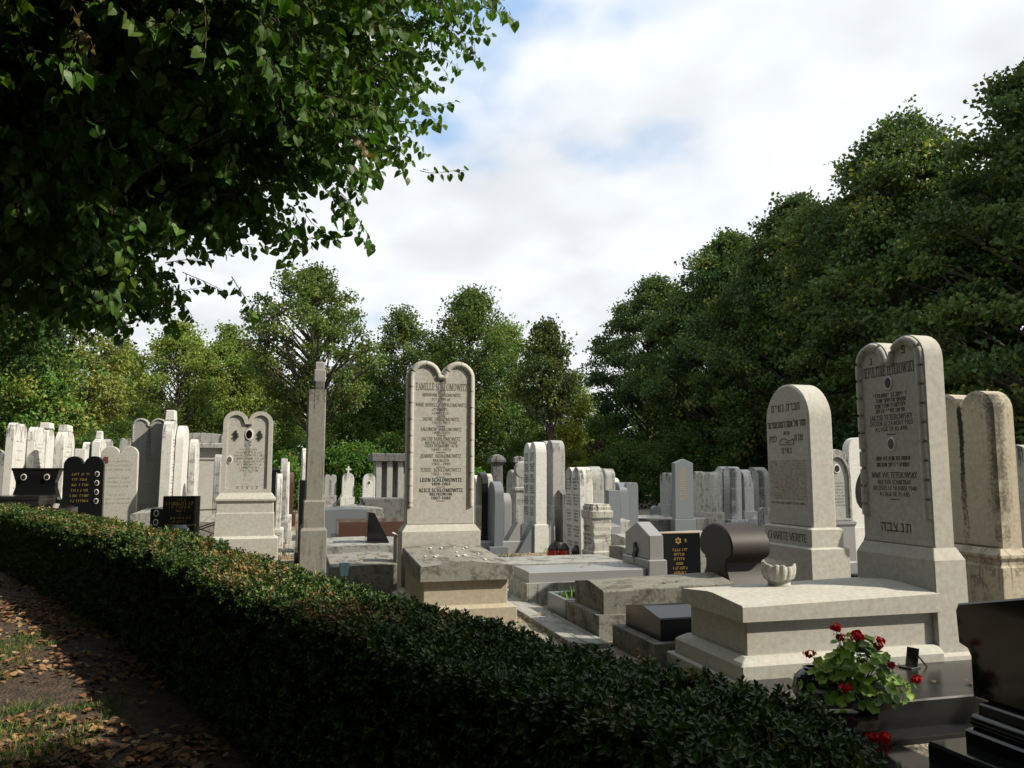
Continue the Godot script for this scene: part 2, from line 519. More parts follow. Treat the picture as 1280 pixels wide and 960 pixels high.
const STONES := [
	["headstone","tall white twin-arched headstone, its sunlit face turned right, nearest the photo's left edge",-7.17,23.66,"R","twin",0.95,2.42,0.20,"white",1,[[1.05,0.5,0.32]],{"rows":6}],
	["headstone","narrow white twin-arched headstone just right of the leftmost twin-arched one",-6.94,24.64,"R","twin",0.90,2.37,0.20,"white",4,[[1.0,0.5,0.3]],{"rows":14}],
	["headstone","white headstone topped by a block, behind the narrow white twin stones at left",-7.43,27.36,"R","round",0.80,2.39,0.26,"white",1,[[0.95,0.6,0.4]],{"cap":[0.5,0.16,0.3]}],
	["headstone","grey-edged white headstone with a stone block on top, left of the black heart stone",-6.06,23.88,"R","round",0.95,2.26,0.24,"white",4,[[1.05,0.5,0.36]],{"cap":[0.45,0.14,0.26],"rows":10}],
	["headstone","grey headstone showing only its rim at the photo's left edge behind the black tomb",-8.71,27.18,"F","round",0.50,1.92,0.20,"grey",1,[[0.6,0.4,0.3]],{}],
	["headstone","black heart-topped granite headstone with four white portraits down its right side",-4.58,19.86,"F","twin",0.82,1.54,0.14,"black",-1,[[0.9,0.45,0.3]],{"gold":6,"medal":"right4"}],
	["headstone","small cream heart-topped headstone with a square photo, right of the black heart stone",-3.93,20.21,"F","twin",0.78,1.74,0.13,"cream",0,[[0.86,0.25,0.3],[0.8,0.24,0.24]],{"rows":11,"medal":"square"}],
	["headstone","tall grey twin-arched headstone with a dark streak below its notch, behind the cream heart stone",-3.64,22.20,"F","twin",0.84,2.21,0.20,"grey",2,[[1.0,0.35,0.42],[0.92,0.45,0.34]],{"rows":13,"beads":0.19}],
	["headstone","tall white headstone carrying a small curled block and urn, right of the grey twin stone",-3.14,21.75,"R","round",0.90,2.55,0.24,"white",1,[[1.05,0.4,0.4]],{"cap":[0.4,0.24,0.24],"rows":20}],
	["headstone","plain bright white headstone directly right of the one carrying an urn",-2.90,22.10,"R","round",0.85,2.43,0.20,"white",0,[[1.0,0.4,0.36]],{}],
	["headstone","thin grey and white headstone standing in front of the little stone chapel",-2.30,19.77,"R","round",0.70,1.84,0.16,"white",4,[[0.85,0.55,0.32]],{}],
	["headstone","thin grey headstone at the right corner of the little stone chapel",-1.95,21.74,"R","round",0.60,1.54,0.16,"grey",4,[[0.75,0.55,0.32]],{}],
	["headstone","short white block headstone peeping over the left lobe of the black heart stone",-6.55,27.64,"F","flat",0.30,1.87,0.25,"white",0,[[0.45,0.5,0.4]],{}],
	["headstone","small white twin headstone peeping over the notch of the black heart stone",-6.57,28.68,"R","twin",0.90,2.11,0.20,"white",1,[[1.0,0.5,0.3]],{"rows":12}],
	["headstone","narrow white pillar headstone with a knob on top, right of the black heart stone's top",-6.22,28.58,"R","gable",0.80,2.16,0.24,"white",4,[[0.95,0.6,0.36]],{"cap":[0.22,0.22,0.2],"rows":12}],
	["headstone","slim grey headstone between the white pillar headstone and the cream heart stone",-6.20,29.61,"R","round",0.70,2.16,0.22,"grey",1,[[0.8,0.6,0.36]],{}],
	["headstone","small grey headstone seen in the notch between cream heart stone and grey twin stone",-5.84,30.55,"F","twin",0.36,2.23,0.20,"grey",1,[[0.5,0.6,0.36]],{}],
	["headstone","row headstone with a rounded end, first and palest beside the paved path",-0.38,18.74,"L","round",0.80,1.20,0.12,"white",4,[[0.9,0.4,0.25]],{}],
	["headstone","tall grey row headstone seen edge-on left of the paved path",-0.33,20.79,"L","round",0.85,1.53,0.16,"grey",4,[[0.95,0.45,0.3]],{}],
	["headstone","white row headstone seen edge-on behind the tall grey one by the path",-0.26,23.36,"L","round",0.80,1.48,0.15,"white",4,[[0.9,0.45,0.3]],{}],
	["headstone","reddish granite headstone at the far end of the row left of the path",-0.16,25.92,"L","round",0.80,1.25,0.14,"red",-1,[[0.9,0.4,0.3]],{}],
	["headstone","dark granite headstone carrying a grey ledge, tight behind the portrait heart stone",-0.54,20.33,"L","flat",0.80,1.26,0.14,"black",-1,[[0.9,0.4,0.3]],{"cap":[0.9,0.06,0.36]}],
	["headstone","pale streaked headstone rising behind the black slab, left of the tall pillar stone",0.19,17.03,"R","round",0.70,1.62,0.20,"white",4,[[0.8,0.5,0.34]],{}],
	["headstone","thin polished black headstone seen edge-on against the tall pillar stone",0.10,14.99,"R","flat",0.75,1.24,0.12,"black",-1,[[0.85,0.25,0.22]],{}],
	["headstone","far grey twin headstone on a tall base just right of the tall pillar stone",1.16,29.71,"F","twin",0.42,0.75,0.20,"grey",2,[[0.6,0.4,0.4],[0.5,0.42,0.3]],{}],
	["headstone","far white headstone with a small cross-shaped finial before the green shrubs",1.77,29.55,"F","round",0.42,0.86,0.20,"white",1,[[0.62,0.35,0.45],[0.5,0.42,0.3]],{"finial":1}],
	["headstone","far white arched headstone with a dark emblem before the green shrubs",2.50,29.35,"F","round",0.44,0.85,0.20,"white",1,[[0.7,0.35,0.45],[0.56,0.4,0.3]],{"medal":"small"}],
	["headstone","far dark grey slim headstone left of the columned tomb",2.99,31.29,"F","round",0.26,1.22,0.20,"dark",4,[[0.4,0.5,0.4]],{}],
	["headstone","far pale slim headstone touching the columned tomb",3.20,31.24,"F","round",0.22,1.10,0.20,"grey",4,[[0.36,0.5,0.4]],{}],
	["headstone","polished dark headstone with a rounded shoulder just right of the central family stone",3.78,16.59,"R","round",0.60,1.33,0.14,"black",-1,[[0.7,0.3,0.3]],{}],
	["headstone","pale grey headstone half hidden by the right edge of the central family stone",4.31,19.55,"R","round",0.60,1.11,0.16,"white",1,[[0.75,0.45,0.3]],{}],
	["headstone","small cream headstone between the polished dark one and the domed pillar",4.70,19.96,"R","round",0.50,1.15,0.16,"cream",1,[[0.65,0.45,0.3]],{}],
	["headstone","speckled blue-grey granite headstone with a pale rounded top in front of the domed pillar",3.94,16.03,"L","round",0.55,1.29,0.20,"granite",-1,[[0.65,0.15,0.4]],{}],
	["headstone","small pale grey headstone right of the speckled blue-grey granite one",4.50,17.43,"L","round",0.50,0.97,0.18,"lightgranite",-1,[[0.6,0.2,0.3]],{}],
	["headstone","narrow grey headstone left of the stone with a carved round ornament",4.95,18.34,"L","round",0.60,1.19,0.16,"grey",4,[[0.75,0.5,0.3]],{}],
	["headstone","tall white twin-arched headstone covered in small text, its side brightly lit",4.86,16.30,"L","twin",0.95,1.70,0.24,"white",0,[[1.02,0.56,0.3]],{"dark":30}],
	["headstone","tall grey twin-arched headstone directly behind the tall white lettered one",5.77,17.92,"L","twin",1.00,1.47,0.30,"grey",1,[[1.2,0.5,0.5],[1.1,0.4,0.4]],{}],
	["headstone","dark grey sloping headstone between the two white lettered twin stones",5.38,15.95,"L","gable",0.50,1.07,0.20,"dark",1,[[0.7,0.2,0.4]],{}],
	["headstone","shorter white twin-arched lettered headstone left of the cracked cream pillar",5.10,14.16,"L","twin",0.85,1.58,0.26,"white",1,[[0.92,0.14,0.32]],{"dark":22}],
	["headstone","grey round-topped headstone behind the shorter white lettered twin stone",6.43,16.91,"L","round",0.62,1.31,0.26,"grey",1,[[0.75,0.45,0.36]],{}],
	["headstone","grey twin headstone directly behind the cracked cream pillar",7.20,18.26,"L","twin",0.75,1.27,0.26,"grey",4,[[0.85,0.45,0.36]],{}],
	["headstone","pale round-topped headstone behind the flat blue-grey granite block",8.15,20.07,"L","round",0.60,1.04,0.24,"white",1,[[0.75,0.45,0.36]],{}],
	["headstone","flat-topped blue-grey granite headstone between cream pillar and twin granite stones",7.02,17.27,"F","flat",0.30,1.12,0.16,"granite",-1,[[0.42,0.1,0.3]],{}],
	["headstone","blue-grey granite headstone with gold lettering, left of the darker granite twin",7.96,19.09,"L","round",0.55,1.26,0.22,"granite",-1,[[0.66,0.12,0.34]],{"goldcol":1}],
	["headstone","smooth blue-grey granite twin headstone, last before the dark tree shade",8.19,19.03,"F","twin",0.34,1.26,0.30,"granite",-1,[[0.44,0.12,0.4]],{}],
	["headstone","small grey granite headstone low in the shade left of the pointed granite stone",10.33,22.08,"F","round",0.28,0.55,0.20,"granite",-1,[[0.4,0.1,0.3]],{}],
	["headstone","blue-grey granite headstone with a pointed top standing alone before the pale row",9.49,18.68,"F","gable",0.52,1.51,0.18,"granite",-1,[[0.58,0.46,0.26]],{"goldcol":1}],
	["headstone","leftmost pale twin headstone of the row in shade under the lindens",11.39,23.35,"L","twin",0.70,0.98,0.28,"grey",1,[[0.9,0.3,0.44],[0.82,0.35,0.38]],{}],
	["headstone","pale headstone touching the pointed granite stone on its right",11.99,22.67,"L","twin",0.72,1.05,0.30,"cream",1,[[0.9,0.62,0.42]],{}],
	["headstone","cream twin headstone, second right of the pointed granite stone",11.68,21.30,"L","twin",0.95,1.15,0.30,"cream",4,[[1.05,0.5,0.4]],{}],
	["headstone","plain grey-edged pale slab headstone left of the black-streaked twin stone",13.19,23.38,"L","round",0.60,1.20,0.24,"white",1,[[0.75,0.5,0.4]],{}],
	["headstone","pale twin headstone with a black streak running down between its arches",12.43,21.52,"L","twin",0.95,1.53,0.34,"white",3,[[1.3,0.28,0.6]],{"rows":9}],
	["headstone","pale round-topped headstone right of the black-streaked twin stone",12.86,21.40,"L","round",0.70,1.22,0.30,"white",1,[[0.85,0.5,0.42]],{}],
	["headstone","rightmost pale headstone of the shaded row, dark-stained on its right side",13.86,22.17,"L","round",0.80,1.40,0.40,"grey",3,[[1.0,0.4,0.6]],{}],
	["headstone","short grey headstone in front of the right end of the shaded pale row",12.97,20.54,"F","round",0.24,0.59,0.20,"grey",1,[[0.32,0.05,0.3]],{}],
	["headstone","small pale headstone far back between charity stone and dark trees",15.33,23.84,"F","round",0.40,0.91,0.20,"grey",1,[[0.5,0.5,0.3]],{}],
	["headstone","small pale rounded headstone far back just left of the tall bead-edged stone",11.42,14.54,"F","round",0.50,1.86,0.20,"white",0,[[0.6,0.5,0.3]],{}],
	["headstone","grey headstone cut by the photo's right edge behind the streaked twin stone",10.49,9.61,"L","round",0.80,1.63,0.30,"grey",1,[[0.9,0.4,0.4]],{}],
]
const BACK_TREES := [
	["thin yellowing tree with bare upper twigs at left below the hanging boughs", -18.24, 33.00, 9.45, 3.97, 2.38, {"n": 1292, "clumps": 90, "color": Color(0.19, 0.23, 0.06), "warm": 0.30, "clump": 0.50, "trunk": 0.2, "inner": 0.5, "low": 1.25}],
	["leafy green tree at the photo's far left edge", -18.15, 29.00, 7.24, 2.52, 2.33, {"n": 2176, "clumps": 90, "color": Color(0.14, 0.245, 0.05), "warm": 0.20, "clump": 0.70}],
	["yellow-green round tree left of the big central-left tree", -17.61, 42.00, 9.63, 2.31, 3.03, {"n": 2040, "clumps": 100, "color": Color(0.2, 0.265, 0.055), "warm": 0.15, "clump": 0.60}],
	["yellow-topped tree directly left of the big branching tree", -16.11, 45.00, 9.83, 2.36, 2.48, {"n": 2040, "clumps": 80, "color": Color(0.2, 0.265, 0.055), "warm": 0.15, "clump": 0.60}],
	["low green tree between the thin yellowing tree and the round one", -23.09, 47.00, 9.18, 2.16, 2.92, {"n": 1904, "clumps": 70, "color": Color(0.14, 0.245, 0.05), "warm": 0.12, "clump": 0.70}],
	["big wide branching tree left of the central headstone", -9.69, 38.00, 11.52, 4.33, 3.28, {"n": 2244, "clumps": 120, "color": Color(0.12, 0.165, 0.045), "warm": 0.10, "clump": 0.44, "trunk": 0.28, "inner": 0.55, "bulge": 0.95}],
	["leafy tree filling in below the big branching tree at left", -15.49, 48.00, 8.95, 1.93, 2.89, {"n": 2040, "clumps": 70, "color": Color(0.11, 0.19, 0.045), "warm": 0.06, "clump": 0.70}],
	["leafy tree filling in below the big branching tree at right", -8.67, 46.00, 7.94, 1.92, 2.68, {"n": 2040, "clumps": 70, "color": Color(0.11, 0.19, 0.045), "warm": 0.06, "clump": 0.70}],
	["airy tree just left of the central headstone", -6.50, 47.00, 11.37, 3.10, 2.07, {"n": 1632, "clumps": 70, "color": Color(0.1, 0.15, 0.04), "warm": 0.10, "clump": 0.65, "inner": 0.5}],
	["tall airy green tree above the central headstone", -2.24, 43.00, 11.74, 2.97, 2.85, {"n": 2584, "clumps": 100, "color": Color(0.1, 0.155, 0.04), "warm": 0.10, "clump": 0.70, "inner": 0.45}],
	["bright green tree directly right of the central headstone", -0.42, 52.00, 11.60, 1.96, 3.55, {"n": 2448, "clumps": 80, "color": Color(0.13, 0.21, 0.04), "warm": 0.12, "clump": 0.90}],
	["green tree hidden behind the central headstone", -4.95, 52.00, 10.10, 1.96, 3.03, {"n": 1904, "clumps": 70, "color": Color(0.14, 0.245, 0.05), "warm": 0.06, "clump": 0.90}],
	["slim tree with a bare dark trunk right of the central headstone", 1.50, 34.00, 8.10, 4.04, 1.36, {"n": 884, "clumps": 60, "color": Color(0.085, 0.11, 0.04), "warm": 0.10, "clump": 0.42, "trunk": 0.2, "inner": 0.55, "bulge": 0.75}],
	["olive tree at the gap of open sky right of centre", 4.72, 62.00, 9.20, 2.03, 2.86, {"n": 1632, "clumps": 60, "color": Color(0.2, 0.265, 0.055), "warm": 0.20, "clump": 1.00}],
	["low far tree closing the gap of open sky", 7.84, 70.00, 6.63, 1.74, 2.53, {"n": 1088, "clumps": 40, "color": Color(0.14, 0.245, 0.05), "warm": 0.15, "clump": 1.00}],
	["first tree from the left in the far wood behind all the graves", -45.88, 67.42, 9.81, 1.07, 4.19, {"n": 1360, "clumps": 50, "color": Color(0.2, 0.265, 0.055), "warm": 0.06, "clump": 1.20, "scale": 1.7}],
	["second tree from the left in the far wood behind all the graves", -40.25, 68.87, 10.01, 1.05, 4.28, {"n": 1360, "clumps": 50, "color": Color(0.11, 0.19, 0.045), "warm": 0.06, "clump": 1.20, "scale": 1.7}],
	["third tree from the left in the far wood behind all the graves", -33.41, 68.41, 8.46, 1.06, 4.25, {"n": 1360, "clumps": 50, "color": Color(0.11, 0.19, 0.045), "warm": 0.06, "clump": 1.20, "scale": 1.7}],
	["fourth tree from the left in the far wood behind all the graves", -26.41, 67.33, 9.03, 1.07, 4.19, {"n": 1360, "clumps": 50, "color": Color(0.11, 0.19, 0.045), "warm": 0.06, "clump": 1.20, "scale": 1.7}],
	["fifth tree from the left in the far wood behind all the graves", -20.93, 70.68, 8.86, 1.04, 4.40, {"n": 1360, "clumps": 50, "color": Color(0.11, 0.19, 0.045), "warm": 0.06, "clump": 1.20, "scale": 1.7}],
	["sixth tree from the left in the far wood behind all the graves", -13.47, 67.29, 8.33, 1.07, 4.18, {"n": 1360, "clumps": 50, "color": Color(0.11, 0.19, 0.045), "warm": 0.06, "clump": 1.20, "scale": 1.7}],
	["seventh tree from the left in the far wood behind all the graves", -7.37, 70.80, 10.06, 1.04, 4.40, {"n": 1360, "clumps": 50, "color": Color(0.11, 0.19, 0.045), "warm": 0.06, "clump": 1.20, "scale": 1.7}],
	["eighth tree from the left in the far wood behind all the graves", -0.54, 67.74, 8.48, 1.06, 4.21, {"n": 1360, "clumps": 50, "color": Color(0.11, 0.19, 0.045), "warm": 0.06, "clump": 1.20, "scale": 1.7}],
	["ninth tree from the left in the far wood behind all the graves", 5.86, 66.52, 5.05, 1.07, 4.14, {"n": 1360, "clumps": 50, "color": Color(0.2, 0.265, 0.055), "warm": 0.06, "clump": 1.20, "scale": 1.7}],
	["tenth tree from the left in the far wood behind all the graves", 12.71, 69.04, 12.17, 1.05, 4.29, {"n": 1360, "clumps": 50, "color": Color(0.14, 0.245, 0.05), "warm": 0.06, "clump": 1.20, "scale": 1.7}],
	["eleventh tree from the left in the far wood behind all the graves", 18.91, 67.48, 11.94, 1.07, 4.20, {"n": 1360, "clumps": 50, "color": Color(0.11, 0.19, 0.045), "warm": 0.06, "clump": 1.20, "scale": 1.7}],
	["twelfth tree from the left in the far wood behind all the graves", 25.04, 66.54, 11.79, 1.07, 4.14, {"n": 1360, "clumps": 50, "color": Color(0.11, 0.19, 0.045), "warm": 0.06, "clump": 1.20, "scale": 1.7}],
	["thirteenth tree from the left in the far wood behind all the graves", 31.20, 66.04, 11.71, 1.08, 4.11, {"n": 1360, "clumps": 50, "color": Color(0.11, 0.19, 0.045), "warm": 0.06, "clump": 1.20, "scale": 1.7}],
	["fourteenth tree from the left in the far wood behind all the graves", 39.46, 69.43, 12.23, 1.05, 4.32, {"n": 1360, "clumps": 50, "color": Color(0.11, 0.19, 0.045), "warm": 0.06, "clump": 1.20, "scale": 1.7}],
]
const BUSHES := [
	["bright yellow-green shrub behind the grey twin headstones right of centre", 2.87, 38.00, 5.21, 1.14, Color(0.22, 0.24, 0.03), 1100],
	["purple-leaved shrub at the foot of the right-hand lindens", 4.73, 44.00, 3.97, 1.24, Color(0.07, 0.03, 0.035), 900],
	["light green shrub left of the columned tomb", -6.73, 36.00, 2.89, 1.44, Color(0.1, 0.2, 0.035), 1300],
	["light green shrub right of the tall pillar stone", -8.28, 37.00, 2.56, 1.11, Color(0.1, 0.2, 0.035), 900],
	["light green shrub at the end of the paved path", -9.26, 33.00, 2.45, 0.86, Color(0.1, 0.2, 0.035), 800],
	["small light green shrub behind the domed pillar", -1.19, 30.00, 1.84, 0.60, Color(0.1, 0.2, 0.035), 600],
	["yellow-green shrub peeping over the cream heart stone at left", -15.85, 32.00, 2.87, 0.64, Color(0.17, 0.23, 0.03), 600],
	["yellow-green shrub between the chapel and the portrait heart stone", -10.68, 30.00, 2.55, 0.42, Color(0.2, 0.24, 0.03), 500],
	["green shrub under the bright tree right of the central headstone", 0.00, 40.00, 3.35, 1.36, Color(0.075, 0.14, 0.028), 900],
	["green shrub beside the yellow-green one, right of centre", 4.01, 36.00, 2.53, 1.01, Color(0.08, 0.15, 0.03), 800],
	["leafy shrub behind the leftmost white headstones", -19.62, 34.00, 3.19, 1.57, Color(0.075, 0.135, 0.032), 1000],
	["leafy shrub behind the small white tops at left", -18.96, 37.00, 3.52, 1.48, Color(0.075, 0.135, 0.032), 1000],
	["leafy shrub behind the grey twin headstone", -16.12, 36.00, 3.65, 1.59, Color(0.075, 0.135, 0.032), 1000],
	["leafy shrub behind the little chapel", -13.79, 36.00, 3.65, 1.66, Color(0.075, 0.135, 0.032), 1000],
	["leafy shrub behind the portrait heart stone", -12.29, 38.00, 3.57, 1.68, Color(0.075, 0.135, 0.032), 1000],
	["leafy shrub behind the pillar stone", -10.24, 42.00, 3.57, 1.69, Color(0.075, 0.135, 0.032), 1000],
	["leafy shrub under the airy tree left of the central headstone", -6.32, 41.00, 3.72, 1.64, Color(0.075, 0.135, 0.032), 1000],
	["leafy shrub hidden behind the central headstone", -3.58, 40.00, 3.47, 1.60, Color(0.075, 0.135, 0.032), 900],
	["leafy shrub behind the blue-grey granite stones", 5.29, 38.00, 3.38, 1.75, Color(0.075, 0.135, 0.032), 1000],
	["leafy shrub under the third linden at right", 8.36, 40.00, 3.67, 2.09, Color(0.075, 0.135, 0.032), 1000],
	["leafy shrub under the second linden at right", 10.96, 38.00, 3.38, 1.91, Color(0.075, 0.135, 0.032), 1000],
	["leafy shrub behind the charity headstone", 12.51, 34.00, 3.19, 1.77, Color(0.075, 0.135, 0.032), 1000],
	["leafy shrub behind the bead-edged headstone", 13.72, 30.00, 3.30, 1.81, Color(0.075, 0.135, 0.032), 1100],
	["leafy shrub under the linden at the right edge", 15.30, 27.00, 3.41, 1.79, Color(0.075, 0.135, 0.032), 1200],
]

# ---------------------------------------------------------------- stones
const GROUP := "headstones standing in rows"

func beads(parent: Node, poly: PackedVector2Array, y0: float, z: float, from_y: float, length: float, r: float, mat: Material) -> void:
	var inn := inset(poly, r * 1.25)
	var n := inn.size()
	var path := PackedVector2Array()
	# walk from the lower right up over the top to the lower left
	path.append(Vector2(inn[1].x, from_y))
	for i in range(2, n): path.append(inn[i])
	path.append(Vector2(inn[0].x, from_y))
	var dense := PackedVector2Array()
	for i in path.size() - 1:
		var steps := maxi(1, int(path[i].distance_to(path[i + 1]) / 0.009))
		for k in steps: dense.append(path[i].lerp(path[i + 1], k / float(steps)))
	dense.append(path[-1])
	var piece := PackedVector3Array()
	var run := 0.0
	for i in dense.size():
		if i > 0: run += dense[i].distance_to(dense[i - 1])
		piece.append(Vector3(dense[i].x, dense[i].y + y0, z))
		if run >= length or i == dense.size() - 1:
			if piece.size() > 2:
				var rr := PackedFloat32Array()
				for k in piece.size(): rr.append(r * (0.5 if k == 0 or k == piece.size() - 1 else 1.0))
				var st := new_st()
				tube(st, piece, rr, 8)
				part("border_bead", done(st), mat, parent)
			run = 0.0
			piece = PackedVector3Array()

func headstone(row: Array) -> Node3D:
	var opts: Dictionary = row[12]
	var t := thing(row[0], row[1], "gravestone", at(row[2], row[3]), facing(row[4]) + rng.randf_range(-0.025, 0.025), GROUP)
	t.rotation.z = rng.randf_range(-0.016, 0.016)
	t.rotation.x = rng.randf_range(-0.012, 0.012)
	var w: float = row[6]
	var h: float = row[7]
	var th: float = row[8]
	var y := 0.0
	var wv: int = row[10]
	for p in row[11]:
		uv_top = y + p[1] + 0.9
		uv_shift = rng.randf()
		var st := new_st()
		block(st, p[0], p[1] + 0.002, p[2], y, 0, 0, 0.012)
		part("plinth", done(st), stone_mat(row[9], wv if wv != 2 and wv != 3 else 4), t)
		y += p[1]
	uv_top = y + h
	uv_shift = 0.0 if wv in [2, 3] else rng.randf()
	var poly := outline(row[5], w, h)
	var sl := new_st()
	slab_of(sl, poly, th, y, 0.012)
	part("tablet", done(sl), stone_mat(row[9], wv), t)
	uv_shift = rng.randf()
	var z := th / 2
	if opts.has("cap"):
		var c: Array = opts.cap
		var cs := new_st()
		block(cs, c[0], c[1] + 0.03, c[2], y + h - 0.03, 0, 0, 0.02, 0.03)
		part("cap", done(cs), stone_mat(row[9], wv), t)
	if opts.has("beads"): beads(t, poly, y, z, 0.1, opts.beads, 0.026, stone_mat(row[9], wv))
	if opts.has("rows"):
		var ts := new_st()
		var n: int = opts.rows
		for i in n:
			if i % 4 != 3: worn_line(ts, w * rng.randf_range(0.45, 0.75), 0.034, 0, y + h * (0.8 - 0.6 * i / float(n)), z)
		part("inscription", done(ts), plain("faded_ink", srgb(0.25, 0.24, 0.22), 0.9), t)
	if opts.has("dark"):
		var ts2 := new_st()
		var nd: int = opts.dark
		for s in [-1.0, 1.0]:
			for i in nd:
				if i % 5 != 4: worn_line(ts2, w * rng.randf_range(0.26, 0.4), 0.034, s * w * 0.245, y + h * (0.86 - 0.8 * i / float(nd)), z)
		part("inscription", done(ts2), plain("dark_ink", srgb(0.12, 0.12, 0.12), 0.9), t)
	if opts.has("gold"):
		var gs := new_st()
		for i in opts.gold:
			worn_line(gs, w * rng.randf_range(0.4, 0.5), 0.05, -w * 0.06, y + h * (0.74 - 0.46 * i / float(opts.gold)), z)
		part("inscription", done(gs), plain("gold_leaf", srgb(0.62, 0.42, 0.12), 0.4, 0.6), t)
	if opts.has("goldcol"):
		var gc := new_st()
		for i in 14: worn_line(gc, w * 0.36, 0.036, -w * 0.06, y + h * (0.84 - 0.55 * i / 14.0), z)
		part("inscription", done(gc), plain("gold_leaf", srgb(0.62, 0.42, 0.12), 0.4, 0.6), t)
	match opts.get("medal", ""):
		"right4":
			for i in 4: portrait(t, w * 0.34, y + h * (0.74 - i * 0.13), z, 0.045, 0.06)
		"square":
			var sq := new_st()
			block(sq, 0.09, 0.14, 0.012, 0, 0, 0, 0.003)
			part("photo_plate", done(sq), plain("photo_plate", srgb(0.12, 0.05, 0.04), 0.2), t, Vector3(-w * 0.36, y + h * 0.78, z + 0.006))
		"small":
			portrait(t, 0, y + h * 0.62, z, 0.05, 0.07)
	if opts.has("finial"):
		var fs := new_st()
		block(fs, 0.06, 0.26, 0.06, y + h - 0.02, 0, 0, 0.01)
		block(fs, 0.2, 0.05, 0.058, y + h + 0.1, 0, 0, 0.008)
		part("finial", done(fs), stone_mat(row[9], wv), t)
	return t

func lid_mesh(w: float, length: float, th: float, ridge: float, rise: float, shift := 0.0) -> ArrayMesh:
	var st := new_st()
	uv_top = 1.2
	uv_shift = shift
	var sec := func(z: float, up: float) -> PackedVector3Array:
		var x := w / 2
		var r := PackedVector3Array()
		for p in [[-x, 0.0], [x, 0.0], [x, th + up - 0.012], [x - 0.012, th + up], [x * 0.1, th + up + ridge], [-x * 0.1, th + up + ridge], [-x + 0.012, th + up], [-x, th + up - 0.012]]: r.append(Vector3(p[0], p[1], z))
		return r
	var n := 8
	for i in n:
		var f: PackedVector3Array = sec.call(length * (n - i) / n, rise * i / n)
		var g: PackedVector3Array = sec.call(length * (n - i - 1) / n, rise * (i + 1) / n)
		for k in 8:
			var j := (k + 1) % 8
			quad(st, f[k], g[k], g[j], f[j])
		if i == 0:
			for k in range(1, 7): tri(st, f[0], f[k + 1], f[k])
		if i == n - 1:
			for k in range(1, 7): tri(st, g[0], g[k], g[k + 1])
	return done(st)

# A grave monument lying in front of its headstone. Local +z runs from the head to the foot, x across. steps: [w, length, y] rings of the body.
func tomb(label: String, b: float, a: float, face: String, length: float, parts_: Array, lid: Array, mat: String, wv: int, lid_mat := "", lid_wv := -2) -> Node3D:
	var t := thing("grave_tomb", label, "tomb", at(b, a), facing(face), "stone tombs lying before the headstones")
	for p in parts_:
		var st := new_st()
		uv_top = 1.1
		uv_shift = rng.randf()
		var rings := []
		for s in p[1]: rings.append(rect_ring(s[0], s[1], s[2], 0, length - s[1] / 2 + s[3], 0.008))
		loft(st, rings)
		part(p[0], done(st), stone_mat(mat, wv), t)
	if lid.size():
		part("lid", lid_mesh(lid[0], lid[1], lid[3], lid[4], lid[5], rng.randf()), stone_mat(lid_mat if lid_mat else mat, lid_wv if lid_wv > -2 else wv), t, Vector3(0, lid[2], length - lid[1] + lid[6]))
	return t

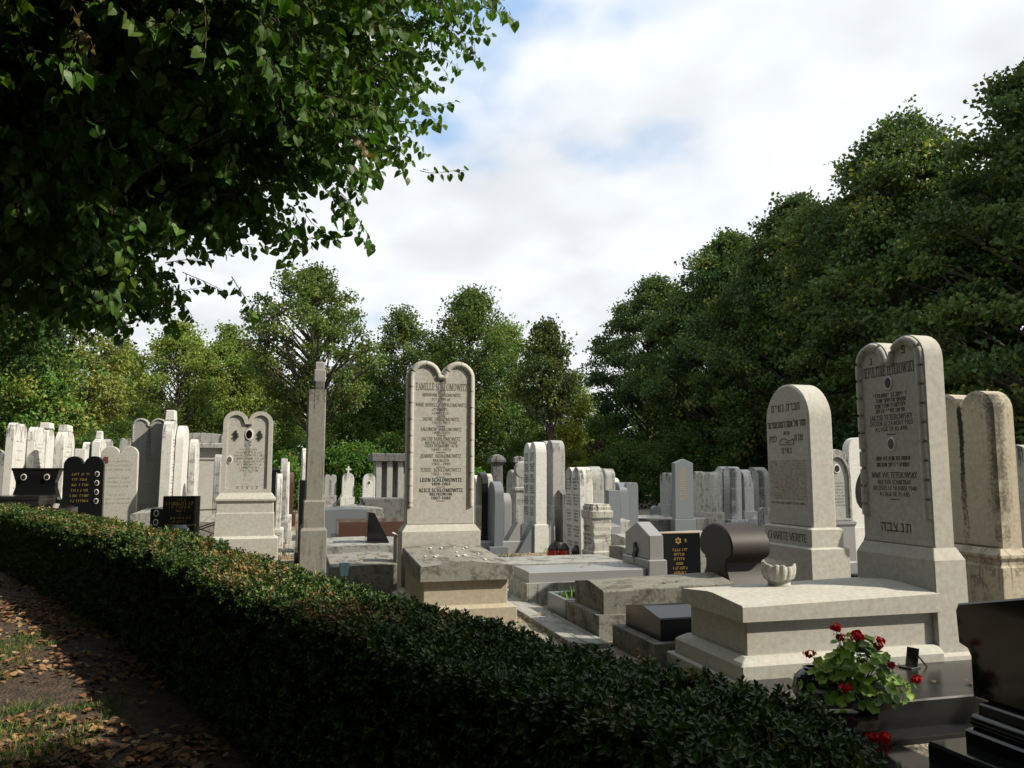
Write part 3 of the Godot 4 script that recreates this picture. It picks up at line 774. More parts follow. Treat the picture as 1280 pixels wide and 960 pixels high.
func central_family_stone() -> void:
	var t := thing("headstone", "tall central cream headstone with two rounded lobes, beaded edge and a long family list", "gravestone", at(1.75, 10.09), facing("F"), GROUP)
	uv_top = 1.4
	uv_shift = 0.3
	var st := new_st()
	moulded(st, [[1.1, 0.46, 0.0], [1.1, 0.46, 0.12], [0.99, 0.4, 0.14], [0.985, 0.39, 0.89], [0.86, 0.27, 0.972]])
	part("pedestal", done(st), stone_mat("cream", 0), t)
	var h := 2.06
	var poly := outline("twin", 0.86, h)
	uv_top = 3.03
	uv_shift = 0.0
	var sl := new_st()
	slab_of(sl, poly, 0.22, 0.97, 0.012)
	part("tablet", done(sl), stone_mat("cream", 2), t)
	beads(t, poly, 0.97, 0.108, 0.22, 0.2, 0.035, stone_mat("cream", 0))
	var z := 0.11
	var k := 0.00253
	var ty := func(zy: float) -> float: return 3.03 - (zy - 45.0) * k
	var ink := new_st()
	latin(ink, "FAMILLE SCHLOMOWITZ", 0.088, 0, ty.call(178), z, 0.66, false, true)
	for l in [[218, "ABRAHAM SCHLOMOWITZ", 0.04, 0.5], [268, "MME REBECCA SCHLOMOWITZ", 0.042, 0.65], [340, "IRENE  SCHLOMOWITZ", 0.042, 0.47], [358, "1902 - 1921", 0.03, 0.23], [390, "SALOMON  SCHLOMOWITZ", 0.042, 0.52], [408, "1890 - 1970", 0.03, 0.23],
			[438, "JACOB SCHLOMOWITZ", 0.044, 0.5], [457, "MEDAILLE MILITAIRE", 0.034, 0.41], [473, "CROIX DE GUERRE 14.18", 0.034, 0.42], [492, "1891 - 1973", 0.032, 0.25], [523, "JEANNE  SCHLOMOWITZ", 0.045, 0.52], [545, "NEE BLOCH", 0.032, 0.2], [562, "1903 - 1985", 0.032, 0.24],
			[592, "TOBIE  SCHLOMOWITZ", 0.045, 0.52], [612, "1903 - 1984", 0.034, 0.25]]:
		latin(ink, l[1], l[2], 0, ty.call(l[0]), z, l[3])
	for zy in [240, 290, 308]: worn_line(ink, 0.24, 0.03, 0, ty.call(zy), z)
	for zy in [322, 374, 421, 505, 577, 626, 675, 744]: bar2(ink, Vector2(-0.05, ty.call(zy)), Vector2(0.05, ty.call(zy)), 0.006, z)
	part("inscription", done(ink), plain("stone_ink", srgb(0.13, 0.11, 0.085), 0.9), t)
	var dark := new_st()
	for l in [[641, "LEON SCHLOMOWITZ", 0.048, 0.53], [661, "1899-1963", 0.036, 0.24], [692, "ALICE SCHLOMOWITZ", 0.048, 0.56], [711, "NEE FELDBLUM", 0.034, 0.28], [730, "1907-1980", 0.038, 0.25]]:
		latin(dark, l[1], l[2], 0, ty.call(l[0]), z, l[3], true)
	part("inscription", done(dark), plain("fresh_ink", srgb(0.05, 0.045, 0.04), 0.9), t)
	var g := tomb("cream stone tomb with a dark weathered pitched lid strewn with pebbles, before the central headstone", 1.75, 9.88, "F", 1.5,
		[["base", [[1.08, 1.56, 0.0, 0.04], [1.08, 1.56, 0.2, 0.04], [0.98, 1.5, 0.235, 0.0]]], ["box", [[0.9, 1.46, 0.235, -0.02], [0.9, 1.46, 0.49, -0.02]]]], [0.98, 1.5, 0.49, 0.15, 0.05, 0.07, 0.04], "ochre", 0, "slab", 5)
	g.name = g.name
	var pm := plain("pebble", srgb(0.5, 0.48, 0.44), 0.9)
	for i in 14:
		var ps := new_st()
		var r := rng.randf_range(0.012, 0.026)
		lathe(ps, [[0.002, 0], [r, r * 0.25], [r * 0.9, r * 0.7], [0.002, r]], 7, 0, 0, true, Vector3(1, 1, rng.randf_range(0.6, 1.0)))
		var zz := rng.randf_range(0.35, 1.45)
		var xx := rng.randf_range(-0.36, 0.36)
		var o := part("pebble" if i == 0 else "pebble_%03d" % i, done(ps), pm, self)
		o.position = at(1.75, 9.88) + Vector3(xx, 0, zz).rotated(Vector3.UP, facing("F"))
		o.position.y = 0.49 + 0.15 + 0.05 * (1.0 - maxf(0.0, absf(xx) - 0.05) / 0.44) + 0.07 * (1.54 - zz) / 1.5 - 0.003
		o.rotation.y = rng.randf() * TAU
		tag(o, "small memorial pebble lying on the central tomb's pitched lid", "pebble", "pebbles on the central tomb lid")

func bead_edged_stone() -> void:
	var t := thing("headstone", "tall cream bead-edged headstone with two oval portraits, above the pale tomb at right", "gravestone", at(4.92, 5.66), facing("L"), GROUP)
	uv_top = 1.5
	uv_shift = 0.1
	var st := new_st()
	moulded(st, [[1.0, 0.4, 0.0], [1.0, 0.4, 0.17], [0.98, 0.38, 0.22], [0.9, 0.31, 0.24], [0.89, 0.3, 0.93], [0.8, 0.22, 1.022]])
	part("pedestal", done(st), stone_mat("cream", 0), t)
	var h := 1.72
	var poly := outline("twin", 0.8, h)
	uv_top = 2.75
	uv_shift = 0.35
	var sl := new_st()
	slab_of(sl, poly, 0.2, 1.02, 0.012)
	part("tablet", done(sl), stone_mat("cream", 0), t)
	beads(t, poly, 1.02, 0.098, 0.22, 0.15, 0.035, stone_mat("cream", 0))
	var z := 0.1
	var ty := func(zy: float) -> float: return 1.02 + 1.72 * (1.0 - (zy - 55.0) / 690.0)
	var ink := new_st()
	latin(ink, "SEPULTURE TETEROWSKY", 0.086, 0, ty.call(163), z, 0.6, false, true)
	hebrew(ink, "נ", 0.055, -0.2, ty.call(122), z)
	hebrew(ink, "פ", 0.06, 0.19, ty.call(102), z)
	for l in [[246, "ר יעקב בן יצחק הלוי", 0.4], [264, "טעטעראווסקי שהלך", 0.38], [282, "לעולמו ד אלול שנת", 0.36], [300, "תרפה לחיי עולם", 0.34], [461, "האשה בת שבע בת משה", 0.4], [482, "נפטרה י ניסן שנת תש", 0.38]]:
		hebrew(ink, l[1], 0.03, 0, ty.call(l[0]), z, l[2])
	for l in [[323, "JACOB TETEROWSKY", 0.045, 0.5], [343, "DECEDE LE 24 AOUT 1925", 0.035, 0.5], [362, "A L'AGE DE 65 ANS", 0.034, 0.38], [518, "MME VVE TETEROWSKY", 0.046, 0.52], [541, "NEE EVA SCHNITKAY", 0.036, 0.38], [561, "DECEDEE LE 18 AVRIL 1940", 0.034, 0.5], [581, "A L'AGE DE 75 ANS", 0.034, 0.35]]:
		latin(ink, l[1], l[2], 0, ty.call(l[0]), z, l[3])
	for zy in [380, 598]: bar2(ink, Vector2(-0.05, ty.call(zy)), Vector2(0.05, ty.call(zy)), 0.006, z)
	hebrew(ink, "תנצבה", 0.07, 0, ty.call(690), z, 0.36)
	part("inscription", done(ink), plain("deep_ink", srgb(0.06, 0.055, 0.045), 0.9), t)
	portrait(t, 0, ty.call(206), z, 0.042, 0.056, Color(0.2, 0.19, 0.19))
	portrait(t, 0, ty.call(413), z, 0.042, 0.056, Color(0.2, 0.19, 0.19))
	var g := tomb("pale cream tomb with a bright slanting lid and stepped base before the bead-edged headstone", 4.77, 5.68, "L", 1.67,
		[["base", [[1.16, 1.78, 0.0, 0.1], [1.16, 1.78, 0.135, 0.1], [1.15, 1.775, 0.14, 0.095]]], ["moulding", [[1.04, 1.72, 0.14, 0.05], [1.04, 1.72, 0.25, 0.05], [1.0, 1.7, 0.27, 0.03], [0.9, 1.65, 0.302, -0.02]]], ["box", [[0.84, 1.62, 0.302, -0.05], [0.84, 1.62, 0.545, -0.05]]]], [0.94, 1.7, 0.545, 0.115, 0.035, 0.035, 0.0], "cream", 0, "cream", 0)
	g.name = g.name
	# the fluted half-broken bowl on the lid
	var v := thing("stone_bowl", "cream fluted shell-shaped bowl with a broken rim on the pale tomb's lid", "bowl", at(3.78, 5.79, 0.703), 0.5)
	var bs := new_st()
	lathe(bs, [[0.085, 0.0], [0.09, 0.01], [0.085, 0.035], [0.1, 0.045]], 24, 0, 0.0)
	part("foot", done(bs), stone_mat("cream", 1), v)
	var bw := new_st()
	var prof := [[0.098, 0.04], [0.125, 0.06], [0.14, 0.1], [0.144, 0.14], [0.14, 0.172], [0.132, 0.176], [0.126, 0.15], [0.1, 0.12], [0.01, 0.115]]
	var rr := PackedFloat32Array()
	for k in 64: rr.append(0.0)
	for i in prof.size() - 1:
		for k in 64:
			var pts := []
			for q in [[i, k], [i + 1, k], [i + 1, k + 1], [i, k + 1]]:
				var tt: float = TAU * q[1] / 64.0
				var rad: float = prof[q[0]][0] * (1.0 - (0.1 * (1.0 - absf(sin(tt * 7.0))) if q[0] > 0 and q[0] < 6 else 0.0))
				var yy: float = prof[q[0]][1]
				if q[0] >= 3 and q[0] <= 6: yy += 0.018 * sin(tt) + 0.007 * sin(tt * 5.0) + 0.012 * absf(sin(tt * 7.0))
				pts.append(Vector3(cos(tt) * rad, yy, -sin(tt) * rad * 0.9))
			quad(bw, pts[0], pts[1], pts[2], pts[3])
	part("fluted_bowl", done(bw), stone_mat("cream", 0), v)

func charity_stone() -> void:
	var t := thing("headstone", "tall cream round-topped headstone with Hebrew lines and CHARITE VERITE on its base", "gravestone", at(5.53, 7.98), facing("L"), GROUP)
	uv_top = 1.6
	uv_shift = 0.6
	var st := new_st()
	moulded(st, [[0.98, 0.48, 0.0], [0.98, 0.48, 0.795], [0.93, 0.43, 0.812]])
	part("pedestal", done(st), stone_mat("cream", 0), t)
	var s2 := new_st()
	moulded(s2, [[0.9, 0.4, 0.81], [0.9, 0.4, 1.0], [0.84, 0.34, 1.02]])
	part("name_band", done(s2), stone_mat("cream", 0), t)
	uv_top = 2.62
	var poly := outline("round", 0.82, 1.6)
	var sl := new_st()
	slab_of(sl, poly, 0.31, 1.015, 0.02)
	part("tablet", done(sl), stone_mat("cream", 0), t)
	var words := "CHARITE VERITE"
	var full := font_sans.get_string_size(words, HORIZONTAL_ALIGNMENT_LEFT, -1, 32).x
	for i in words.length():
		if words[i] == " ": continue
		var lx := font_sans.get_string_size(words.substr(0, i), HORIZONTAL_ALIGNMENT_LEFT, -1, 32).x + font_sans.get_string_size(words[i], HORIZONTAL_ALIGNMENT_LEFT, -1, 32).x / 2
		var ink := new_st()
		latin(ink, words[i], 0.085, (lx / full - 0.5) * 0.74, 0.9, 0.2, 0.0)
		part("letter", done(ink), plain("deep_ink", srgb(0.06, 0.055, 0.045), 0.9), t)
	var z := 0.155
	var hb := new_st()
	hebrew(hb, "חברת נשים", 0.08, 0, 2.35, z, 0.56)
	hebrew(hb, "חסד של אמת דמאנמארטר", 0.07, 0, 2.16, z, 0.74)
	hebrew(hb, "שנת", 0.065, 0.23, 2.0, z)
	hebrew(hb, "לפק", 0.065, -0.26, 2.0, z)
	hebrew(hb, "תרפה", 0.035, 0, 2.06, z)
	hebrew(hb, "נשים", 0.06, 0, 1.86, z)
	# two clasped hands in outline
	for l in [[-0.13, 1.98, -0.05, 2.0], [-0.13, 1.93, -0.05, 1.93], [-0.05, 2.0, 0.04, 1.97], [-0.05, 1.93, 0.03, 1.925], [0.04, 1.97, 0.13, 1.985], [0.03, 1.925, 0.13, 1.93], [-0.03, 1.96, 0.05, 1.945], [-0.13, 1.98, -0.13, 1.93], [0.13, 1.985, 0.13, 1.93]]:
		bar2(hb, Vector2(l[0], l[1]), Vector2(l[2], l[3]), 0.008, z)
	part("hebrew_inscription", done(hb), plain("deep_ink", srgb(0.06, 0.055, 0.045), 0.9), t)
	var fd := new_st()
	for i in 15: worn_line(fd, 0.7, 0.022, 0, 1.74 - i * 0.03, z)
	part("faded_inscription", done(fd), plain("ghost_ink", srgb(0.42, 0.37, 0.29), 0.9), t)
	var fl := new_st()
	worn_line(fl, 0.66, 0.024, 0, 1.27, z)
	part("inscription_line", done(fl), plain("stone_ink", srgb(0.13, 0.11, 0.085), 0.9), t)

func portrait_heart_stone() -> void:
	var t := thing("headstone", "cream heart-topped headstone with a dark central oval portrait, left of the tall pillar stone", "gravestone", at(-0.84, 14.72), facing("F"), GROUP)
	uv_top = 1.6
	uv_shift = 0.2
	var st := new_st()
	moulded(st, [[1.12, 0.6, 0.0], [1.12, 0.6, 0.5], [0.98, 0.42, 0.54], [0.95, 0.4, 0.92], [0.93, 0.38, 0.94], [0.92, 0.37, 1.1], [0.98, 0.43, 1.14], [0.98, 0.43, 1.17], [0.84, 0.28, 1.27]])
	part("pedestal", done(st), stone_mat("cream", 0), t)
	var poly := outline("twin", 0.82, 1.42)
	uv_top = 2.7
	uv_shift = 0.0
	var sl := new_st()
	slab_of(sl, poly, 0.2, 1.265, 0.012)
	part("tablet", done(sl), stone_mat("cream", 2), t)
	var rs := new_st()
	rim_of(rs, poly, 0.07, 0.1, 0.13, 1.265)
	part("rim", done(rs), stone_mat("cream", 0), t)
	portrait(t, 0.02, 2.28, 0.1, 0.065, 0.095, Color(0.1, 0.04, 0.03))
	portrait(t, -0.29, 1.84, 0.1, 0.05, 0.065, Color(0.4, 0.36, 0.38))
	var ink := new_st()
	for i in 8: worn_line(ink, [0.3, 0.46, 0.5, 0.52, 0.5, 0.4, 0.34, 0.3][i], 0.03, 0.04, 2.02 - i * 0.052, 0.1)
	for i in 5: hebrew(ink, ["ת", "נ", "צ", "ב", "ה"][i], 0.05, 0.18 - i * 0.08, 1.36, 0.1)
	part("inscription", done(ink), plain("stone_ink", srgb(0.13, 0.11, 0.085), 0.9), t)
	for s in [-1.0, 1.0]:
		var em := new_st()
		bar2(em, Vector2(s * 0.2, 2.2), Vector2(s * 0.2, 2.33), 0.03, 0.1, 0.02)
		bar2(em, Vector2(s * 0.2 - 0.03, 2.3), Vector2(s * 0.2 + 0.03, 2.28), 0.025, 0.1, 0.02)
		bar2(em, Vector2(s * 0.2 - 0.03, 2.23), Vector2(s * 0.2 + 0.035, 2.24), 0.025, 0.1, 0.02)
		part("bronze_ornament", done(em), plain("bronze", srgb(0.05, 0.06, 0.04), 0.5, 0.4), t)

func pillar_stone() -> void:
	var t := thing("headstone", "very tall narrow mossy headstone seen edge-on with a stacked cap, left of centre", "gravestone", at(0.22, 10.7), facing("L"), GROUP)
	uv_top = 1.6
	uv_shift = 0.45
	var st := new_st()
	moulded(st, [[0.9, 0.32, 0.0], [0.9, 0.32, 0.9], [0.84, 0.28, 0.935]])
	part("pedestal", done(st), stone_mat("slab", 1), t)
	var s2 := new_st()
	moulded(s2, [[0.82, 0.26, 0.93], [0.82, 0.26, 1.25], [0.78, 0.23, 1.275]])
	part("name_band", done(s2), stone_mat("slab", 1), t)
	uv_top = 2.7
	var sl := new_st()
	slab_of(sl, outline("flat", 0.76, 1.39), 0.22, 1.27, 0.012)
	part("tablet", done(sl), stone_mat("slab", 1), t)
	for i in 3:
		var c := new_st()
		block(c, [0.5, 0.44, 0.3][i], [0.13, 0.15, 0.11][i], [0.12, 0.15, 0.12][i], 2.655 + [0.0, 0.128, 0.277][i], 0, -0.03, 0.01)
		part("cap_block", done(c), stone_mat(["dark", "concrete", "grey"][i], 1), t)

func dark_streak_stone() -> void:
	var t := thing("headstone", "large blank twin-lobed ochre headstone with black streaks at the photo's right edge", "gravestone", at(7.5, 7.52), facing("L"), GROUP)
	uv_top = 1.6
	uv_shift = 0.15
	var st := new_st()
	moulded(st, [[1.06, 0.5, 0.0], [1.06, 0.5, 0.6], [1.0, 0.44, 0.625], [1.0, 0.44, 0.68], [1.05, 0.49, 0.7], [1.05, 0.49, 0.73], [0.92, 0.36, 0.795]])
	part("pedestal", done(st), stone_mat("ochre", 4), t)
	uv_top = 2.53
	uv_shift = 0.0
	var sl := new_st()
	slab_of(sl, outline("twin", 0.9, 1.74), 0.32, 0.79, 0.03)
	part("tablet", done(sl), stone_mat("ochre", 3), t)

func scroll_stones() -> void:
	var t := thing("headstone", "low brown granite headstone with a big rounded scroll top behind the mossy tomb", "gravestone", at(4.6, 7.87), facing("L"), GROUP)
	var st := new_st()
	block(st, 0.74, 0.22, 0.5, 0, 0, 0, 0.01)
	block(st, 0.7, 0.04, 0.46, 0.22, 0, 0, 0.01)
	part("plinth", done(st), stone_mat("slab", 4), t)
	var sl := new_st()
	slab_of(sl, outline("omega", 0.7, 0.82), 0.46, 0.25, 0.015)
	part("scroll", done(sl), stone_mat("brown"), t)
	var t2 := thing("headstone", "tall brown granite headstone with a curled shoulder behind the bead-edged stone", "gravestone", at(6.4, 7.6), facing("L"), GROUP)
	var s3 := new_st()
	block(s3, 0.95, 0.45, 0.4, 0, 0, 0, 0.01)
	part("plinth", done(s3), stone_mat("brown"), t2)
	var s4 := new_st()
	slab_of(s4, outline("omega", 0.9, 1.3), 0.2, 0.45, 0.012)
	part("tablet", done(s4), stone_mat("brown"), t2)

func gothic_stone() -> void:
	var t := thing("headstone", "grey gothic-arched headstone with carved tracery right of the charity stone", "gravestone", at(8.35, 11.2), facing("F"), GROUP)
	uv_top = 2.0
	var st := new_st()
	moulded(st, [[0.7, 0.4, 0.0], [0.7, 0.4, 0.2], [0.56, 0.3, 0.22], [0.56, 0.3, 0.76], [0.6, 0.34, 0.8], [0.6, 0.34, 0.84], [0.52, 0.26, 0.86]])
	part("pedestal", done(st), stone_mat("lightgranite"), t)
	var sl := new_st()
	slab_of(sl, outline("round", 0.52, 1.14), 0.26, 0.85, 0.012)
	part("tablet", done(sl), stone_mat("grey", 1), t)
	var r := new_st()
	var goth := PackedVector2Array([Vector2(-0.23, 0.0), Vector2(0.23, 0.0)])
	for i in 9: goth.append(Vector2(0.23 - 0.23 * pow(i / 8.0, 1.7), 0.68 + 0.36 * sin(i / 8.0 * PI / 2)))
	for i in range(1, 9): goth.append(Vector2(-0.23 + 0.23 * pow((8 - i) / 8.0, 1.7), 0.68 + 0.36 * sin((8 - i) / 8.0 * PI / 2)))
	rim_of(r, goth, 0.035, 0.13, 0.165, 0.86)
	part("gothic_arch", done(r), stone_mat("grey", 4), t)
	portrait(t, 0, 1.68, 0.13, 0.06, 0.07, Color(0.1, 0.1, 0.1))
	var ink := new_st()
	for i in 8: worn_line(ink, 0.28, 0.022, 0.02, 1.45 - i * 0.05, 0.13)
	part("inscription", done(ink), plain("faded_ink", srgb(0.25, 0.24, 0.22), 0.9), t)

func chapel() -> void:
	var t := thing("burial_chapel", "little cream stone chapel with a grey barrel-edged roof behind the white headstones at left", "chapel", at(-2.75, 26.0), facing("F"))
	uv_top = 3.0
	uv_shift = 0.2
	var st := new_st()
	moulded(st, [[1.7, 1.6, 0.0], [1.7, 1.6, 0.3], [1.5, 1.4, 0.34], [1.5, 1.4, 2.0], [1.56, 1.46, 2.02], [1.56, 1.46, 2.08], [1.5, 1.4, 2.1], [1.5, 1.4, 2.3], [1.56, 1.46, 2.32], [1.56, 1.46, 2.36]])
	part("wall", done(st), stone_mat("cream", 0), t)
	for s in [-1.0, 1.0]:
		var c := new_st()
		block(c, 0.22, 2.0, 0.22, 0.34, s * 0.66, 0.66, 0.01)
		part("corner_pilaster", done(c), stone_mat("cream", 1), t)
	var rf := new_st()
	block(rf, 1.9, 0.14, 1.8, 2.36, 0, 0, 0.03)
	part("cornice", done(rf), stone_mat("grey", 4), t)
	var r2 := new_st()
	slab_of(r2, outline("low", 1.5, 0.3), 1.6, 2.5, 0.01)
	part("roof", done(r2), stone_mat("grey", 4), t)
	for s in [-1.0, 1.0]:
		var e := new_st()
		slab_of(e, outline("round", 0.34, 0.36), 0.3, 2.5, 0.01, 0.7)
		part("roof_scroll", done(e), stone_mat("grey", 1), t, Vector3(s * 0.72, 0, 0))
	var d := new_st()
	block(d, 0.34, 0.55, 0.02, 1.5, -0.35, 0.715, 0.004)
	part("window", done(d), plain("dark_opening", srgb(0.015, 0.015, 0.015), 0.4), t)

func columned_tomb() -> void:
	var t := thing("columned_tomb", "far grey tomb with square columns under a flat heavy roof beside the central headstone", "tomb", at(3.5, 30.2), facing("F"))
	uv_top = 2.4
	var st := new_st()
	block(st, 1.6, 0.5, 1.2, 0, 0, 0, 0.02)
	part("base", done(st), stone_mat("grey", 4), t)
	for x in [-0.6, -0.2, 0.2, 0.6]:
		var c := new_st()
		block(c, 0.2, 1.56, 0.24, 0.5, x, 0.4, 0.01)
		part("column", done(c), stone_mat("grey", 1), t)
	var bk := new_st()
	block(bk, 1.4, 1.56, 0.5, 0.5, 0, -0.2, 0.01)
	part("wall", done(bk), stone_mat("grey", 4), t)
	var r := new_st()
	block(r, 1.75, 0.28, 1.3, 2.06, 0, 0, 0.03)
	part("roof", done(r), stone_mat("dark", 4), t)

func domed_pillar() -> void:
	var t := thing("memorial_pillar", "dark grey square pillar with a domed capital right of the central headstone", "pillar", at(5.3, 21.4), facing("F"))
	uv_top = 2.2
	var st := new_st()
	block(st, 0.5, 0.35, 0.5, 0, 0, 0, 0.01)
	part("plinth", done(st), stone_mat("grey", 4), t)
	var s2 := new_st()
	block(s2, 0.3, 1.52, 0.3, 0.35, 0, 0, 0.01, 0.03)
	part("shaft", done(s2), stone_mat("dark", 4), t)
	var s3 := new_st()
	moulded(s3, [[0.3, 0.3, 1.86], [0.42, 0.42, 1.92], [0.42, 0.42, 1.98], [0.36, 0.36, 2.02], [0.28, 0.28, 2.08], [0.1, 0.1, 2.13]])
	part("capital", done(s3), stone_mat("dark", 1), t)

func ornament_stone() -> void:
	var t := thing("headstone", "grey headstone with a carved round ornament and small cross-like top near the domed pillar", "gravestone", at(5.0, 17.8), facing("F"), GROUP)
	uv_top = 2.0
	var st := new_st()
	moulded(st, [[0.5, 0.4, 0.0], [0.5, 0.4, 0.4], [0.36, 0.3, 0.42], [0.34, 0.28, 1.2], [0.42, 0.34, 1.22], [0.42, 0.34, 1.27], [0.34, 0.26, 1.3], [0.32, 0.24, 1.56]])
	part("shaft", done(st), stone_mat("grey", 4), t)
	var o := new_st()
	lathe(o, [[0.01, -0.08], [0.17, -0.07], [0.21, 0.0], [0.17, 0.07], [0.01, 0.08]], 18)
	var ro := part("round_ornament", done(o), stone_mat("grey", 1), t, Vector3(0, 1.68, 0.06))
	ro.rotation.x = PI / 2
	var c := new_st()
	block(c, 0.14, 0.4, 0.14, 1.6, -0.06, -0.06, 0.02)
	block(c, 0.24, 0.12, 0.15, 1.86, -0.06, -0.06, 0.02)
	part("finial", done(c), stone_mat("grey", 1), t)

func cracked_pillar() -> void:
	var t := thing("headstone", "short cracked cream pillar with a moulded flat top and broken edges", "gravestone", at(4.95, 12.9), facing("L"), GROUP)
	uv_top = 1.2
	uv_shift = 0.5
	var st := new_st()
	block(st, 0.56, 0.32, 0.36, 0, 0, 0, 0.02)
	part("plinth", done(st), stone_mat("cream", 4), t)
	var s2 := new_st()
	var rings := []
	for i in 9:
		var y := 0.32 + i * 0.065
		var r := rect_ring(0.5, 0.33, y, 0, 0, 0.012)
		for k in r.size(): r[k] += Vector3(rng.randf_range(-0.022, 0.004) * signf(r[k].x), 0, rng.randf_range(-0.015, 0.004) * signf(r[k].z))
		rings.append(r)
	loft(s2, rings)
	part("shaft", done(s2), stone_mat("cream", 4), t)
	var s3 := new_st()
	moulded(s3, [[0.5, 0.33, 0.835], [0.54, 0.37, 0.87], [0.55, 0.38, 0.97], [0.5, 0.33, 0.99], [0.5, 0.33, 1.04], [0.46, 0.3, 1.06], [0.44, 0.28, 1.09]])
	part("capital", done(s3), stone_mat("cream", 1), t)
	var ink := new_st()
	for i in 5: worn_line(ink, 0.3, 0.024, 0, 0.72 - i * 0.07, 0.166)
	part("inscription", done(ink), plain("stone_ink", srgb(0.13, 0.11, 0.085), 0.9), t)

func gabled_stone() -> void:
	var t := thing("headstone", "short grey granite headstone with a gabled top and a bronze ornament", "gravestone", at(4.5, 10.0), facing("L"), GROUP)
	var st := new_st()
	block(st, 0.86, 0.5, 0.26, 0, 0, 0, 0.012)
	part("plinth", done(st), stone_mat("lightgranite"), t)
	var sl := new_st()
	slab_of(sl, outline("gable", 0.78, 0.46), 0.2, 0.5, 0.01)
	part("tablet", done(sl), stone_mat("lightgranite"), t)
	var em := new_st()
	bar2(em, Vector2(-0.03, 0.46), Vector2(-0.03, 0.66), 0.06, 0.1, 0.03)
	bar2(em, Vector2(-0.08, 0.52), Vector2(0.03, 0.6), 0.05, 0.1, 0.03)
	part("bronze_ornament", done(em), plain("bronze", srgb(0.03, 0.03, 0.028), 0.5, 0.4), t)

func left_black_tomb() -> void:
	var t := thing("grave_tomb", "black polished tomb with a flared headboard bearing two round portraits, far left", "tomb", at(-5.85, 21.0), facing("F"), "stone tombs lying before the headstones")
	var st := new_st()
	block(st, 1.05, 1.0, 0.5, 0, 0, 0, 0.01)
	part("base", done(st), stone_mat("black"), t)
	var s2 := new_st()
	moulded(s2, [[1.0, 0.34, 1.0], [0.94, 0.32, 1.06], [0.82, 0.26, 1.28], [0.82, 0.26, 1.4], [0.96, 0.34, 1.66], [1.0, 0.36, 1.68], [1.0, 0.36, 1.73]])
	part("headboard", done(s2), stone_mat("black"), t)
	for s in [-1.0, 1.0]: portrait(t, s * 0.24, 1.52, 0.17, 0.06, 0.07)
	var s3 := new_st()
	moulded(s3, [[0.98, 1.3, 0.0], [0.98, 1.3, 1.02], [1.0, 1.32, 1.04], [1.0, 1.32, 1.12]], 0, 0.92)
	part("slab", done(s3), stone_mat("charcoal"), t)
	var g := new_st()
	for i in 3: worn_line(g, 0.7, 0.05, 0, 0.92 - i * 0.09, 1.572)
	part("inscription", done(g), plain("gold_leaf", srgb(0.62, 0.42, 0.12), 0.4, 0.6), t)
	var t2 := thing("grave_slab", "low black polished slab with a pitched top before the black heart stone", "tomb", at(-4.75, 17.6), facing("F"))
	var b2 := new_st()
	block(b2, 0.84, 0.82, 1.2, 0, 0, 0, 0.01)
	part("base", done(b2), stone_mat("charcoal"), t2)
	part("lid", lid_mesh(0.9, 1.24, 0.12, 0.06, 0.0), stone_mat("black"), t2, Vector3(0, 0.82, -0.62))

func granite_plaques() -> void:
	var t := thing("granite_plaque", "dark granite plaque with gold lines and two small portraits just behind the hedge at left", "plaque", at(-2.05, 15.6), facing("F"))
	var st := new_st()
	block(st, 0.62, 1.2, 0.1, 0, 0.06, 0, 0.008)
	part("plate", done(st), stone_mat("charcoal"), t)
	var s2 := new_st()
	block(s2, 0.2, 0.98, 0.1, 0, -0.35, 0.02, 0.02)
	part("side_plate", done(s2), stone_mat("charcoal"), t)
	var g := new_st()
	for i in 9: worn_line(g, [0.1, 0.46, 0.36, 0.12, 0.0, 0.3, 0.2, 0.48, 0.1][i] + 0.04, 0.036 if i != 1 else 0.06, 0.06, 1.13 - i * 0.064, 0.05)
	part("inscription", done(g), plain("gold_leaf", srgb(0.62, 0.42, 0.12), 0.4, 0.6), t)
	portrait(t, -0.35, 0.9, 0.07, 0.04, 0.055)
	portrait(t, -0.35, 0.74, 0.07, 0.04, 0.055)
	var v := thing("stone_vase", "small rounded grey granite vase before the dark plaque behind the hedge", "vase", at(-1.98, 15.35), 0)
	var vs := new_st()
	lathe(vs, [[0.06, 0.0], [0.07, 0.3], [0.1, 0.42], [0.14, 0.55], [0.15, 0.64], [0.11, 0.7], [0.09, 0.7], [0.07, 0.62]], 20)
	part("body", done(vs), stone_mat("granite"), v)
	var t2 := thing("granite_plaque", "upright black granite plaque with a gold star and lettering beside the brown scroll stone", "plaque", at(5.05, 10.05), facing("F"))
	var s3 := new_st()
	block(s3, 0.56, 0.8, 0.06, 0, 0, 0.03, 0.006)
	part("plate", done(s3), stone_mat("black"), t2)
	var s4 := new_st()
	block(s4, 0.575, 0.805, 0.05, 0, 0, -0.03, 0.006)
	part("backing", done(s4), stone_mat("wood"), t2)
	var g2 := new_st()
	for k in 2:
		var p := PackedVector2Array()
		for i in 3: p.append(Vector2(-0.05, 0.7) + Vector2(sin(i * TAU / 3 + k * PI), cos(i * TAU / 3 + k * PI)) * 0.045)
		for i in 3: bar2(g2, p[i], p[(i + 1) % 3], 0.009, 0.06)
	hebrew(g2, "פ", 0.04, 0.06, 0.7, 0.06)
	for i in 7: worn_line(g2, [0.22, 0.18, 0.2, 0.12, 0.22, 0.2, 0.14][i], 0.034, -0.02, 0.58 - i * 0.06, 0.06)
	part("inscription", done(g2), plain("gold_leaf", srgb(0.62, 0.42, 0.12), 0.4, 0.6), t2)

